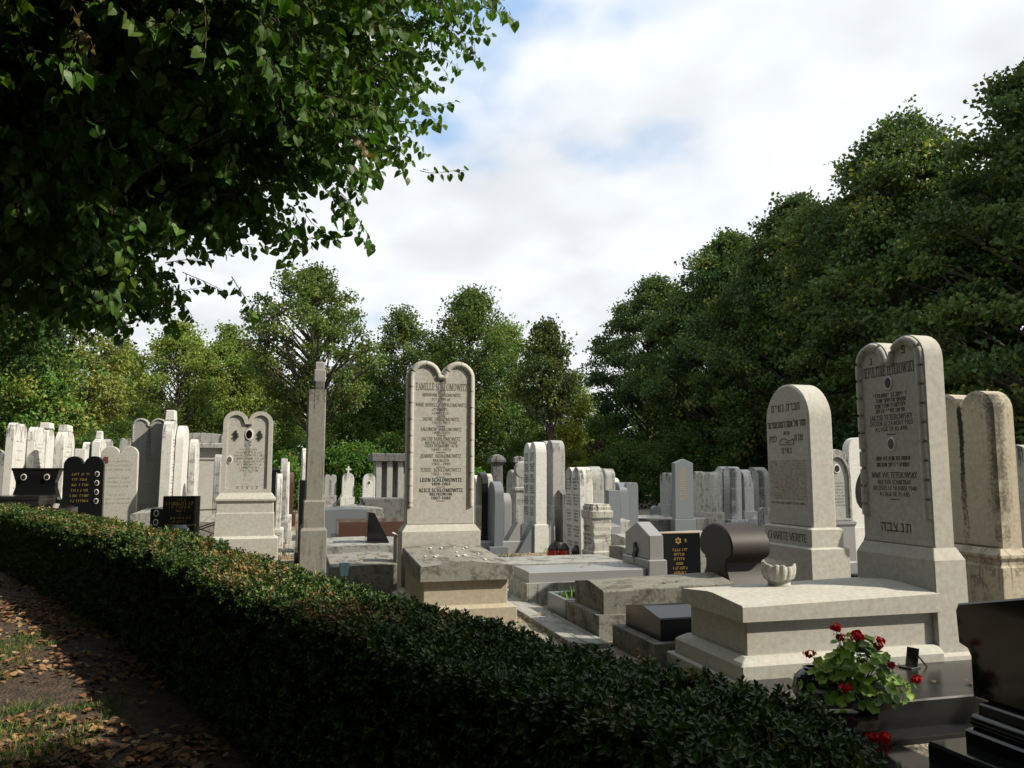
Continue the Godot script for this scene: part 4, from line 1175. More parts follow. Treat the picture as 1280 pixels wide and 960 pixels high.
func near_black_monument() -> void:
	# the low wide monument at the lower right, its face turned left
	var t := thing("black_monument", "low wide black polished monument on a stepped base in the lower right corner", "monument", at(3.72, 2.96), facing("L"))
	var st := new_st()
	moulded(st, [[1.7, 0.9, 0.0], [1.7, 0.9, 0.13], [1.68, 0.88, 0.15]], 0, 0)
	part("base", done(st), stone_mat("black"), t, Vector3(0, 0, -0.1))
	var ld := new_st()
	block(ld, 1.56, 0.05, 1.5, 0, -0.32, 1.06, 0.012)
	part("ledger", done(ld), stone_mat("black"), t)
	var s2 := new_st()
	block(s2, 1.56, 0.075, 0.4, 0.15, 0, -0.03, 0.012)
	part("step", done(s2), stone_mat("black"), t)
	var tr := new_st()
	var path := PackedVector3Array([Vector3(-0.76, 0.262, 0.1), Vector3(0.76, 0.262, 0.1)])
	tube(tr, path, PackedFloat32Array([0.042, 0.042]), 16)
	part("torus_moulding", done(tr), stone_mat("black"), t)
	var s3 := new_st()
	block(s3, 1.5, 0.14, 0.26, 0.222, 0, -0.03, 0.01)
	part("step", done(s3), stone_mat("black"), t)
	var poly := PackedVector2Array([Vector2(-0.84, 0), Vector2(0.84, 0), Vector2(0.84, 0.22), Vector2(0.86, 0.26), Vector2(0.92, 0.28), Vector2(0.93, 0.46)])
	poly.append_array(PackedVector2Array([Vector2(0.91, 0.5), Vector2(0.45, 0.6), Vector2(0.0, 0.63), Vector2(-0.45, 0.6), Vector2(-0.91, 0.5)]))
	poly.append_array(PackedVector2Array([Vector2(-0.93, 0.46), Vector2(-0.92, 0.28), Vector2(-0.86, 0.26), Vector2(-0.84, 0.22)]))
	var sl := new_st()
	slab_of(sl, poly, 0.14, 0.36, 0.01, -0.03)
	part("stele", done(sl), stone_mat("black"), t)
	for i in 14:
		var g := new_st()
		worn_line(g, 0.045, 0.07 if i < 8 else 0.055, -0.36 + 0.1 * (i % 8), 0.74 if i < 8 else 0.62, 0.041)
		part("letter", done(g), plain("gold_leaf", srgb(0.62, 0.42, 0.12), 0.4, 0.6), t)

func black_slab_grave() -> void:
	var t := thing("grave_slab", "low flat black granite slab with a rounded foot beside the pale tomb, carrying the geraniums", "tomb", at(3.0, 4.72), facing("L"))
	# local: x towards the camera, z towards the foot (left)
	var base := new_st()
	var ring := PackedVector2Array()
	for p in arc(0, 0.0, 0.56, 0.22, 0.0, PI, 16): ring.append(p)
	var r0 := PackedVector3Array()
	var r1 := PackedVector3Array()
	var r2 := PackedVector3Array()
	for p in ring:
		r0.append(Vector3(p.x, 0, p.y - 0.1))
		r1.append(Vector3(p.x, 0.038, p.y - 0.1))
		r2.append(Vector3(p.x * 0.998, 0.04, p.y - 0.101))
	for q in [[r0, 0.0, 1.0], [r1, 0.038, 1.0], [r2, 0.04, 0.998]]:
		q[0].append(Vector3(-0.56 * q[2], q[1], -2.3))
		q[0].append(Vector3(0.56 * q[2], q[1], -2.3))
	for q in [r0, r1, r2]: q.reverse()
	loft(base, [r0, r1, r2])
	part("base", done(base), stone_mat("charcoal"), t)
	var ap := new_st()
	var a0 := PackedVector3Array()
	var a1 := PackedVector3Array()
	for p in arc(0, 0.0, 0.47, 0.17, 0.0, PI, 16):
		a0.append(Vector3(p.x, 0.04, p.y - 0.12))
		a1.append(Vector3(p.x, 0.16, p.y - 0.12))
	for q in [[a0, 0.04], [a1, 0.16]]:
		q[0].append(Vector3(-0.47, q[1], -0.42))
		q[0].append(Vector3(0.47, q[1], -0.42))
	a0.reverse()
	a1.reverse()
	loft(ap, [a0, a1])
	part("rounded_foot", done(ap), stone_mat("black"), t)
	var s := new_st()
	block(s, 0.8, 0.165, 1.84, 0.04, 0, -1.345, 0.01)
	part("slab", done(s), stone_mat("charcoal"), t)
	# the polished ball
	var bl := thing("granite_ball", "polished black granite ball vase at the left of the geraniums", "vase", at(3.15, 4.5, 0.158), 0)
	var bs := new_st()
	var prof := []
	for i in 15:
		var th := -PI / 2 * 0.86 + (PI * 0.86) * i / 14.0
		prof.append([cos(th) * 0.125, 0.12 + sin(th) * 0.12])
	lathe(bs, prof, 28)
	part("body", done(bs), stone_mat("black"), bl)
	var rs := new_st()
	lathe(rs, [[0.05, 0.225], [0.058, 0.24], [0.045, 0.243], [0.035, 0.22]], 20)
	part("rim", done(rs), stone_mat("black"), bl)
	# the small plaque on an easel
	var e := thing("easel_plaque", "tiny dark plaque leaning on an easel at the right end of the black slab", "plaque", at(4.34, 5.02, 0.205), facing("L") + 0.3)
	var es := new_st()
	block(es, 0.09, 0.14, 0.012, 0, 0, 0, 0.002)
	var pl := part("plate", done(es), stone_mat("black"), e)
	pl.rotation.x = -0.25
	for sx in [-1.0, 1.0]:
		var ls := new_st()
		tube(ls, PackedVector3Array([Vector3(sx * 0.03, 0.1, -0.02), Vector3(sx * 0.05, 0.004, -0.11)]), PackedFloat32Array([0.006, 0.006]), 6)
		part("leg", done(ls), plain("easel_metal", srgb(0.02, 0.02, 0.02), 0.4), e)
	var fs := new_st()
	block(fs, 0.1, 0.012, 0.12, 0, 0, 0.02, 0.002)
	part("foot", done(fs), plain("easel_metal", srgb(0.02, 0.02, 0.02), 0.4), e)

func small_low_graves() -> void:
	# the concrete strip running back beside the tombs
	var st := new_st()
	block(st, 0.34, 0.05, 3.6, 0, 0, 0, 0.006)
	var k := setting("concrete_kerb", done(st), stone_mat("concrete", 4), "pale concrete kerb strip running back beside the tombs")
	k.position = at(2.66, 8.9)
	k.rotation.y = facing("F")
	tomb("grey granite flat slab on a stone base before the gabled headstone", 4.37, 9.97, "L", 1.63, [["base", [[0.84, 1.64, 0.0, 0.0], [0.84, 1.64, 0.265, 0.0]]]], [0.72, 1.56, 0.265, 0.13, 0.004, 0.0, -0.05], "concrete", 4, "lightgranite", -1)
	tomb("long mossy grey tomb with a pitched lid before the brown scroll headstone", 4.36, 7.87, "L", 1.5, [["base", [[0.95, 1.5, 0.0, 0.02], [0.95, 1.5, 0.24, 0.02]]]], [0.84, 1.42, 0.24, 0.22, 0.05, 0.035, -0.06], "slab", 5, "moss", 5)
	tomb("small dark granite-topped tomb between the mossy tomb and the pale tomb", 4.35, 6.75, "L", 1.42, [["base", [[0.93, 1.44, 0.0, 0.02], [0.93, 1.44, 0.19, 0.02]]]], [0.74, 1.3, 0.19, 0.19, 0.05, 0.0, -0.08], "moss", 5, "charcoal", -1)
	tomb("weathered gravel-topped tomb with pitted grey sides behind the flat granite slab", 4.75, 11.8, "L", 2.3, [["base", [[1.0, 2.3, 0.0, 0.0], [1.0, 2.3, 0.3, 0.0], [0.96, 2.26, 0.31, -0.02]]]], [], "concrete", 5)
	tomb("pale grey kerbed grave at the foot of the tall white lettered headstone", 5.2, 16.4, "L", 1.7, [["base", [[1.0, 1.7, 0.0, 0.0], [1.0, 1.7, 0.22, 0.0], [0.96, 1.66, 0.24, -0.02]]]], [], "lightgranite", -1)
	tomb("grey slab grave on a low base before the brown and portrait stones at left", -2.0, 19.2, "F", 2.0, [["base", [[1.0, 2.0, 0.0, 0.0], [1.0, 2.0, 0.5, 0.0]]]], [1.04, 2.0, 0.5, 0.12, 0.04, 0.05, 0.0], "slab", 4)
	tomb("grey tomb with a weathered thick lid before the tall grey twin stone", -2.9, 20.5, "F", 1.8, [["base", [[0.9, 1.8, 0.0, 0.0], [0.9, 1.8, 0.62, 0.0]]]], [1.0, 1.8, 0.62, 0.12, 0.04, 0.05, 0.0], "grey", 4)
	# a planter box with soil
	var p := thing("stone_planter", "low polished granite planter box with sprouting green plant before the mossy tomb", "planter", at(3.03, 8.72), facing("F"))
	var ps := new_st()
	for q in [[0.36, 0.05, 0.0, 0.3], [0.36, 0.05, 0.0, -0.3]]: block(ps, q[0], 0.24, q[1], 0, q[2], q[3], 0.006)
	for q in [[0.05, 0.55, 0.155, 0.0], [0.05, 0.55, -0.155, 0.0]]: block(ps, q[0], 0.239, q[1], 0, q[2], q[3], 0.006)
	part("box", done(ps), stone_mat("granite"), p)
	var so := new_st()
	block(so, 0.26, 0.18, 0.55, 0, 0, 0, 0.004)
	part("soil", done(so), plain("soil", srgb(0.05, 0.035, 0.025), 0.95), p)
	sprouts(p, Vector3(0, 0.18, 0), 10, 0.1, Color(0.1, 0.22, 0.03))
	# graves in the middle distance, left of the central stone
	tomb("low grey slab grave nearest behind the hedge, left of the central headstone", 1.05, 12.5, "F", 1.8, [["base", [[1.3, 1.9, 0.0, 0.0], [1.3, 1.9, 0.3, 0.0]]]], [1.2, 1.8, 0.3, 0.1, 0.02, 0.0, 0.0], "slab", 5)
	tomb("long grey concrete grave with speckled top, second behind the hedge left of centre", 1.1, 15.4, "F", 2.0, [["base", [[1.7, 2.0, 0.0, 0.0], [1.7, 2.0, 0.32, 0.0]]]], [1.6, 1.9, 0.32, 0.1, 0.02, 0.0, 0.0], "concrete", 5)
	tomb("reddish granite grave with two stepped courses left of the central headstone", 1.55, 18.2, "F", 1.6, [["lower_course", [[1.6, 1.6, 0.0, 0.0], [1.6, 1.6, 0.3, 0.0]]], ["upper_course", [[1.4, 1.4, 0.3, -0.1], [1.4, 1.4, 0.62, -0.1]]]], [], "red", -1)
	tomb("pale blue-grey box tomb behind the reddish granite grave", 1.2, 21.0, "F", 1.7, [["base", [[1.2, 1.7, 0.0, 0.0], [1.2, 1.7, 0.45, 0.0]]]], [1.1, 1.6, 0.45, 0.3, 0.02, 0.0, 0.0], "granite", -1)
	tomb("dark grey long grave with small pale panels before the columned tomb", 3.4, 27.5, "F", 1.8, [["base", [[2.6, 1.8, 0.0, 0.0], [2.6, 1.8, 0.7, 0.0]]]], [2.7, 1.9, 0.7, 0.1, 0.0, 0.0, 0.0], "dark", 4)
	tomb("low rubble-grey grave before the far arched headstone", 2.0, 26.5, "F", 1.6, [["base", [[1.2, 1.6, 0.0, 0.0], [1.2, 1.6, 0.4, 0.0]]]], [1.2, 1.6, 0.4, 0.12, 0.05, 0.06, 0.0], "slab", 4)
	# lectern-shaped plaques
	var w := thing("wedge_plaque", "black wedge-shaped memorial plaque standing on the grey concrete grave", "plaque", at(1.35, 14.0, 0.44), facing("F"))
	var ws := new_st()
	var wp := PackedVector2Array([Vector2(-0.18, 0), Vector2(0.2, 0), Vector2(-0.06, 0.5), Vector2(-0.16, 0.52)])
	slab_of(ws, wp, 0.4, 0, 0.008)
	part("wedge", done(ws), stone_mat("black"), w)
	var w2 := thing("wedge_plaque", "white-faced slanted memorial plate on the nearest low grave left of centre", "plaque", at(1.42, 11.1, 0.42), facing("F"))
	var s2 := new_st()
	slab_of(s2, PackedVector2Array([Vector2(-0.1, 0), Vector2(0.16, 0), Vector2(-0.08, 0.34), Vector2(-0.1, 0.34)]), 0.36, 0, 0.004)
	part("wedge", done(s2), stone_mat("slab", 4), w2)
	var s3 := new_st()
	slab_of(s3, PackedVector2Array([Vector2(0.165, 0.0), Vector2(0.19, 0.0), Vector2(-0.1, 0.375), Vector2(-0.125, 0.37), Vector2(-0.08, 0.345)]), 0.37, 0, 0.003)
	part("face", done(s3), stone_mat("white", 0), w2)
	for i in 3:
		var f := thing("wedge_plaque", ["pale open-book plaque, left of three slanted ones right of the central headstone", "grey slanted plaque, middle of three right of the central headstone", "pale slanted plaque, right of three beside the central headstone"][i], "plaque", at([4.3, 4.62, 5.0][i], [16.1, 16.0, 16.0][i], 0.0), facing("F"))
		var fs := new_st()
		slab_of(fs, PackedVector2Array([Vector2(-0.26, 0), Vector2(0.14, 0), Vector2(0.14, 0.62), Vector2(0.1, 0.62)]), 0.34, 0, 0.006)
		part("wedge", done(fs), stone_mat(["lightgranite", "granite", "lightgranite"][i]), f)
	# grave lanterns and small things
	for i in 3:
		lantern(["red glass grave lantern, left of the pair below the tall lettered stone", "red glass grave lantern, right of the pair below the tall lettered stone", "orange-red flower pot lantern beside the slanted plaques"][i], at([4.55, 4.75, 5.1][i], [14.1, 14.05, 16.35][i], [0.0, 0.0, 0.24][i]), srgb(0.35, 0.03, 0.015), 1.0 if i < 2 else 0.9)
	lantern("small black metal grave lantern right of the red pair", at(4.93, 13.9), srgb(0.02, 0.02, 0.02), 0.9)
	for i in 3:
		tomb(["dark blue-grey slab grave below the gold-lettered granite stone", "pale grey slab grave below the smooth granite twin", "grey slab grave between plaque and pointed granite stone"][i], [6.6, 7.0, 8.0][i], [19.2, 17.0, 18.8][i], "L", 1.8, [["base", [[1.0, 1.8, 0.0, 0.0], [1.0, 1.8, 0.3, 0.0]]]], [0.95, 1.7, 0.3, 0.12, 0.03, 0.04, 0.0], ["granite", "lightgranite", "grey"][i], [-1, -1, 4][i])
	for i in 4:
		tomb(["shaded grey tomb right of the pointed granite headstone", "shaded dark tomb before the right end of the pale row", "low pale tomb behind the brown scroll headstone", "mossy low tomb left of the charity headstone"][i], [9.6, 10.6, 7.8, 6.9][i], [20.2, 19.4, 14.4, 12.0][i], "L", 1.9, [["base", [[1.0, 1.9, 0.0, 0.0], [1.0, 1.9, 0.28, 0.0]]]], [0.95, 1.8, 0.28, 0.14, 0.03, 0.04, 0.0], ["grey", "dark", "concrete", "slab"][i], 4)
	# a pale blue cup on the low grave
	var c := thing("paper_cup", "pale blue cup left on the edge of the nearest low grave", "cup", at(0.62, 10.62, 0.3), 0)
	var cs := new_st()
	lathe(cs, [[0.05, 0.0], [0.07, 0.16], [0.066, 0.16], [0.047, 0.01]], 16)
	part("body", done(cs), plain("cup_blue", srgb(0.25, 0.45, 0.55), 0.5), c)

func lantern(label: String, where: Vector3, c: Color, s: float) -> void:
	var t := thing("grave_lantern", label, "lantern", where)
	var st := new_st()
	lathe(st, [[0.09 * s, 0.0], [0.1 * s, 0.04 * s], [0.11 * s, 0.12 * s], [0.09 * s, 0.22 * s]], 16)
	part("jar", done(st), plain("jar%s" % c, c, 0.25), t)
	var s2 := new_st()
	lathe(s2, [[0.095 * s, 0.22 * s], [0.1 * s, 0.24 * s], [0.06 * s, 0.3 * s], [0.03 * s, 0.34 * s], [0.001, 0.35 * s]], 16)
	part("lid", done(s2), plain("lantern_lid", srgb(0.03, 0.02, 0.015), 0.5, 0.3), t)

func iron_railing() -> void:
	var t := thing("iron_railing", "thin black iron rods crossed over a grave beside the dark plaque at left", "railing", at(-1.62, 16.0), facing("F"))
	var m := plain("iron", srgb(0.02, 0.02, 0.02), 0.6, 0.3)
	for r in [[-0.5, 0.92, 0.5, 0.94], [-0.5, 0.42, 0.5, 0.78], [-0.45, 0.72, 0.5, 0.36], [-0.5, 0.47, 0.5, 0.82]]:
		var st := new_st()
		tube(st, PackedVector3Array([Vector3(r[0], r[1], 0), Vector3(r[2], r[3], 0)]), PackedFloat32Array([0.012, 0.012]), 6)
		part("rod", done(st), m, t)
	for x in [-0.5, 0.5]:
		var st := new_st()
		tube(st, PackedVector3Array([Vector3(x, 0, 0.0), Vector3(x, 0.96, 0.0)]), PackedFloat32Array([0.015, 0.015]), 6)
		part("post", done(st), m, t)

func paved_path() -> void:
	var g := new_st()
	quad(g, Vector3(-0.5, 0, -9), Vector3(0.5, 0, -9), Vector3(0.5, 0, 4), Vector3(-0.5, 0, 4))
	var o := setting("path", done(g), plain("earth", srgb(0.16, 0.12, 0.085), 0.95), "narrow earth path between two rows of headstones left of the pillar stone")
	o.position = at(-0.22, 20.0, 0.006)
	o.rotation.y = facing("F")
	for i in 26:
		var st := new_st()
		block(st, 0.4 + rng.randf() * 0.06, 0.045, 0.32 + rng.randf() * 0.06, 0, 0, 0, 0.01)
		var s := part("paving_slab", done(st), stone_mat("paving", 4), o, Vector3(-0.24 + 0.47 * (i % 2), -0.02, 3.4 - (i / 2) * 0.5 - (0.08 if i % 2 else 0.0)), rng.randf_range(-0.05, 0.05))
		s.position.y = -0.002 + rng.randf_range(-0.012, 0.0)

# ---------------------------------------------------------------- plants
func leaf_tri(st: SurfaceTool, p: Vector3, dir: Vector3, nrm: Vector3, length: float, width: float, c: Color, fold := 0.25) -> void:
	var side := dir.cross(nrm).normalized()
	var up := side.cross(dir).normalized()
	var l := p + dir * length * 0.45 + side * width * 0.5 + up * width * fold
	var r := p + dir * length * 0.45 - side * width * 0.5 + up * width * fold
	var tip := p + dir * length
	st.set_color(c)
	tri(st, p, l, tip)
	tri(st, p, tip, r)

# heart-shaped linden leaf with a fold along the midrib
func heart_leaf(st: SurfaceTool, p: Vector3, dir: Vector3, nrm: Vector3, s: float, c: Color) -> void:
	var side := dir.cross(nrm).normalized()
	var up := side.cross(dir).normalized()
	st.set_color(c)
	var half := [[0.0, 0.06], [-0.06, 0.26], [0.12, 0.46], [0.42, 0.47], [0.72, 0.27], [1.0, 0.0]]
	for sg in [1.0, -1.0]:
		var prev := p
		for q in half:
			var v: Vector3 = p + dir * s * q[0] + side * sg * s * q[1] + up * s * (0.3 * q[1] - 0.16 * q[0] * q[0])
			if prev != p:
				if sg > 0: tri(st, p + dir * s * 0.3, prev, v)
				else: tri(st, p + dir * s * 0.3, v, prev)
			prev = v

func rand_dir() -> Vector3:
	while true:
		var v := Vector3(rng.randf_range(-1, 1), rng.randf_range(-1, 1), rng.randf_range(-1, 1))
		if v.length() < 1.0 and v.length() > 0.05: return v.normalized()
	return Vector3.UP

func cluster_mesh(leaves: int, spread: float, size: float, mat: Material) -> ArrayMesh:
	var st := new_st()
	for i in leaves:
		var p := rand_dir() * spread * pow(rng.randf(), 0.5)
		p.y *= 0.6
		var dir := (rand_dir() + Vector3(p.x, -0.35, p.z).normalized() * 0.8).normalized()
		var nrm := (Vector3.UP * 0.55 + rand_dir()).normalized()
		var v := rng.randf_range(0.72, 1.25)
		leaf_tri(st, p, dir, nrm, size * rng.randf_range(0.75, 1.25), size * rng.randf_range(0.7, 1.0), Color(v * rng.randf_range(0.9, 1.15), v, v * 0.95))
	var m := done(st)
	m.surface_set_material(0, mat)
	return m

func sprig_mesh(leaves: int, length: float, size: float, mat: Material) -> ArrayMesh:
	var tw := new_st()
	var path := PackedVector3Array()
	var rad := PackedFloat32Array()
	var st := new_st()
	for i in 6:
		var f := i / 5.0
		path.append(Vector3(0.03 * sin(f * 5.0), -0.14 * length * f * f, length * f))
		rad.append(lerpf(0.004, 0.0015, f))
	tube(tw, path, rad, 4)
	for i in leaves:
		var f := (i + 0.6) / leaves
		var p := path[mini(5, int(f * 5.0))].lerp(path[mini(5, int(f * 5.0) + 1)], fmod(f * 5.0, 1.0))
		var sg := 1.0 if i % 2 else -1.0
		var dir := Vector3(sg * rng.randf_range(0.5, 1.0), rng.randf_range(-0.75, -0.15), rng.randf_range(0.2, 0.8)).normalized()
		var stalk := p + dir * size * 0.35
		tube(tw, PackedVector3Array([p, stalk]), PackedFloat32Array([0.0012, 0.001]), 3, false)
		var nrm := (Vector3.UP + rand_dir() * 0.55).normalized()
		var v := rng.randf_range(0.75, 1.2)
		heart_leaf(st, stalk, (dir + Vector3(0, -0.35, 0)).normalized(), nrm, size * rng.randf_range(0.75, 1.2), Color(v * rng.randf_range(0.92, 1.12), v, v))
	var m := st.commit()
	m.surface_set_material(0, mat)
	m = tw.commit(m)
	m.surface_set_material(1, plain("twig", srgb(0.06, 0.045, 0.03), 0.9))
	return m

func box_sprig(leaves: int, length: float, size: float, mat: Material) -> ArrayMesh:
	var st := new_st()
	for i in leaves:
		var f := (i / 2 + 0.4) / (leaves / 2.0)
		var ang := (i / 2) * 1.57 + (PI if i % 2 else 0.0) + rng.randf_range(-0.4, 0.4)
		var p := Vector3(0, length * f, 0)
		var dir := Vector3(cos(ang), rng.randf_range(0.3, 1.1), sin(ang)).normalized()
		var nrm := (Vector3(-cos(ang) * 0.7, 1.0, -sin(ang) * 0.7) + rand_dir() * 0.3).normalized()
		var v := rng.randf_range(0.7, 1.25)
		leaf_tri(st, p, dir, nrm, size * rng.randf_range(0.8, 1.2), size * 0.6, Color(v, v, v), 0.12)
	var m := done(st)
	m.surface_set_material(0, mat)
	return m

func scatter(called: String, mesh: Mesh, xf: Array, cols: PackedColorArray, parent: Node) -> MultiMeshInstance3D:
	var mm := MultiMesh.new()
	mm.transform_format = MultiMesh.TRANSFORM_3D
	mm.use_colors = true
	mm.mesh = mesh
	mm.instance_count = xf.size()
	for i in xf.size():
		mm.set_instance_transform(i, xf[i])
		mm.set_instance_color(i, cols[i])
	var o := MultiMeshInstance3D.new()
	o.name = called
	o.multimesh = mm
	parent.add_child(o, true)
	o.set_meta("kind", "stuff")
	return o

func aim(z_dir: Vector3, roll: float, s: float, p: Vector3) -> Transform3D:
	var b := Basis.looking_at(-z_dir, Vector3.UP if absf(z_dir.y) < 0.95 else Vector3.RIGHT)
	return Transform3D((b * Basis(Vector3(0, 0, 1), roll)).scaled(Vector3.ONE * s), p)

func jitter(c: Color, amount: float) -> Color:
	var v := 1.0 + rng.randf_range(-amount, amount)
	var y := 1.0 + rng.randf_range(-amount, amount) * 0.5
	return Color(c.r * v * y, c.g * v, c.b * v / y)

var clusters := []
var sprigs := []

# crown: height and outline of the leafy part; o: n clusters, clumps, color, warm (share of yellowing leaves), clump radius, trunk radius, lean
func tree(called: String, label: String, where: Vector3, height: float, lo: float, radius: float, o: Dictionary, group := "") -> Node3D:
	var t := thing(called, label, o.get("category", "tree"), where, rng.randf() * TAU, group)
	var tr: float = o.get("trunk", 0.16)
	var st := new_st()
	var path := PackedVector3Array()
	var rad := PackedFloat32Array()
	var top := height * 0.86
	var wob := Vector2(rng.randf_range(-1, 1), rng.randf_range(-1, 1)) * radius * 0.12
	for i in 9:
		var f := i / 8.0
		path.append(Vector3(wob.x * sin(f * 3.0), top * f - 0.05, wob.y * sin(f * 2.4)))
		rad.append(tr * (1.35 if i == 0 else lerpf(1.0, 0.14, pow(f, 0.8))))
	tube(st, path, rad, 9)
	part("trunk", done(st), bark_mat(), t)
	var limb := new_st()
	var n_cl: int = o.get("clumps", 60)
	var per: int = int(o.get("n", 3000) / float(n_cl))
	var cr: float = o.get("clump", radius * 0.28)
	var xf := []
	var cols := PackedColorArray()
	var col: Color = o.get("color", Color(0.05, 0.09, 0.025))
	var warmc: Color = o.get("warmcolor", Color(0.25, 0.27, 0.06))
	var power: float = o.get("bulge", 0.82)
	var shape := noise(rng.randi() % 9999, 1.0, 2)
	var mesh_src: ArrayMesh = o.get("mesh", clusters[rng.randi() % clusters.size()])
	for k in n_cl:
		var f := clampf((k + rng.randf()) / n_cl, 0.02, 0.98)
		f = pow(f, o.get("low", 0.9))
		var ang := k * 2.39996 + rng.randf_range(-0.4, 0.4)
		var lump := shape.get_noise_3d(cos(ang) * 1.3, f * 3.2, sin(ang) * 1.3)
		var env := radius * pow(sin(PI * pow(lerpf(0.08, 1.0, f), power)), 0.62) * (1.0 + 0.5 * lump)
		var rr := maxf(0.0, env - cr * 0.55) * (sqrt(rng.randf_range(0.1, 1.0)) if rng.randf() < o.get("inner", 0.35) else rng.randf_range(0.85, 1.06))
		var c := Vector3(cos(ang) * rr, lerpf(lo, height - cr * 0.4, f) + cr * rng.randf_range(-0.5, 0.5), sin(ang) * rr)
		# the limb that carries this clump
		var y0 := clampf(c.y - rr * rng.randf_range(0.5, 0.9) - 0.4, minf(lo, c.y) * 0.8, top * 0.97)
		var p0 := path[mini(8, int(y0 / top * 8.0))]
		p0.y = y0
		var mid := p0.lerp(c, 0.5) + Vector3(0, rr * 0.06 - 0.05, 0) + rand_dir() * rr * 0.06
		var lr := clampf(tr * 0.3 * rr / radius + 0.012, 0.012, tr * 0.5)
		tube(limb, PackedVector3Array([p0, mid, c]), PackedFloat32Array([lr, lr * 0.65, lr * 0.25]), 5, false)
		for s in 3:
			var e := c + rand_dir() * cr * 0.9
			tube(limb, PackedVector3Array([mid.lerp(c, 0.4 + 0.2 * s), e]), PackedFloat32Array([lr * 0.4, 0.006]), 4, false)
		var warm: float = o.get("warm", 0.1) + (0.25 if rng.randf() < o.get("warm", 0.1) else 0.0)
		var tone := jitter(col, 0.24)
		var out := Vector3(c.x, 0, c.z).normalized()
		var size := cr * rng.randf_range(0.6, 1.3)
		for i in per:
			var g := Vector3(rng.randfn(), rng.randfn() * o.get("flat", 0.62), rng.randfn()) * size * 0.48
			g.y -= absf(g.dot(out)) * 0.25
			var p := c + g
			var q := (rand_dir() * 0.8 + out * 0.7 + Vector3(0, -0.1, 0)).normalized()
			xf.append(aim(q, rng.randf_range(-0.5, 0.5), rng.randf_range(0.75, 1.3) * o.get("scale", 1.0), p))
			cols.append(jitter(warmc if rng.randf() < warm else tone, 0.2))
	part("branches", done(limb), bark_mat(), t)
	var crown := scatter("crown", mesh_src, xf, cols, t)
	crown.set_meta("kind", "stuff")
	return t

func bush(called: String, label: String, where: Vector3, height: float, radius: float, col: Color, n: int, group := "", warm := 0.05, scale_ := 1.0) -> void:
	var t := thing(called, label, "shrub", where, rng.randf() * TAU, group)
	var stems := new_st()
	var xf := []
	var cols := PackedColorArray()
	var lobes := maxi(8, int(radius * 12.0))
	for k in lobes:
		var f := rng.randf_range(0.12, 0.92)
		var ang := k * 2.4
		var rr := radius * sqrt(maxf(0.02, 1.0 - pow(f * 1.02, 2.2))) * rng.randf_range(0.35, 0.95)
		var c := Vector3(cos(ang) * rr, height * f, sin(ang) * rr)
		tube(stems, PackedVector3Array([Vector3(c.x * 0.1, 0, c.z * 0.1), Vector3(c.x * 0.6, c.y * 0.55, c.z * 0.6), c]), PackedFloat32Array([0.03, 0.02, 0.006]), 5, false)
		var tone := jitter(col, 0.2)
		var out := Vector3(c.x, 0.4, c.z).normalized()
		for i in int(n / float(lobes)):
			var g := Vector3(rng.randfn(), rng.randfn() * 0.8, rng.randfn()) * radius * 0.17
			var p := c + g
			p.y = maxf(p.y, 0.08)
			xf.append(aim((rand_dir() + out * 0.7).normalized(), rng.randf() * TAU, rng.randf_range(0.6, 1.05) * scale_, p))
			cols.append(jitter(tone if rng.randf() > warm else Color(0.2, 0.17, 0.03), 0.22))
	part("stems", done(stems), bark_mat(), t)
	scatter("foliage", clusters[rng.randi() % clusters.size()], xf, cols, t)

func sprouts(parent: Node, where: Vector3, n: int, spread: float, c: Color) -> void:
	var st := new_st()
	for i in n:
		var p := where + Vector3(rng.randf_range(-1, 1) * spread, 0, rng.randf_range(-1, 1) * spread * 2.0)
		var d := (Vector3.UP + rand_dir() * 0.5).normalized()
		leaf_tri(st, p, d, rand_dir(), rng.randf_range(0.08, 0.2), 0.03, jitter(c, 0.3))
	part("sprouts", done(st), leaf_mat("sprout_leaf", 0.5, 0.4), parent)

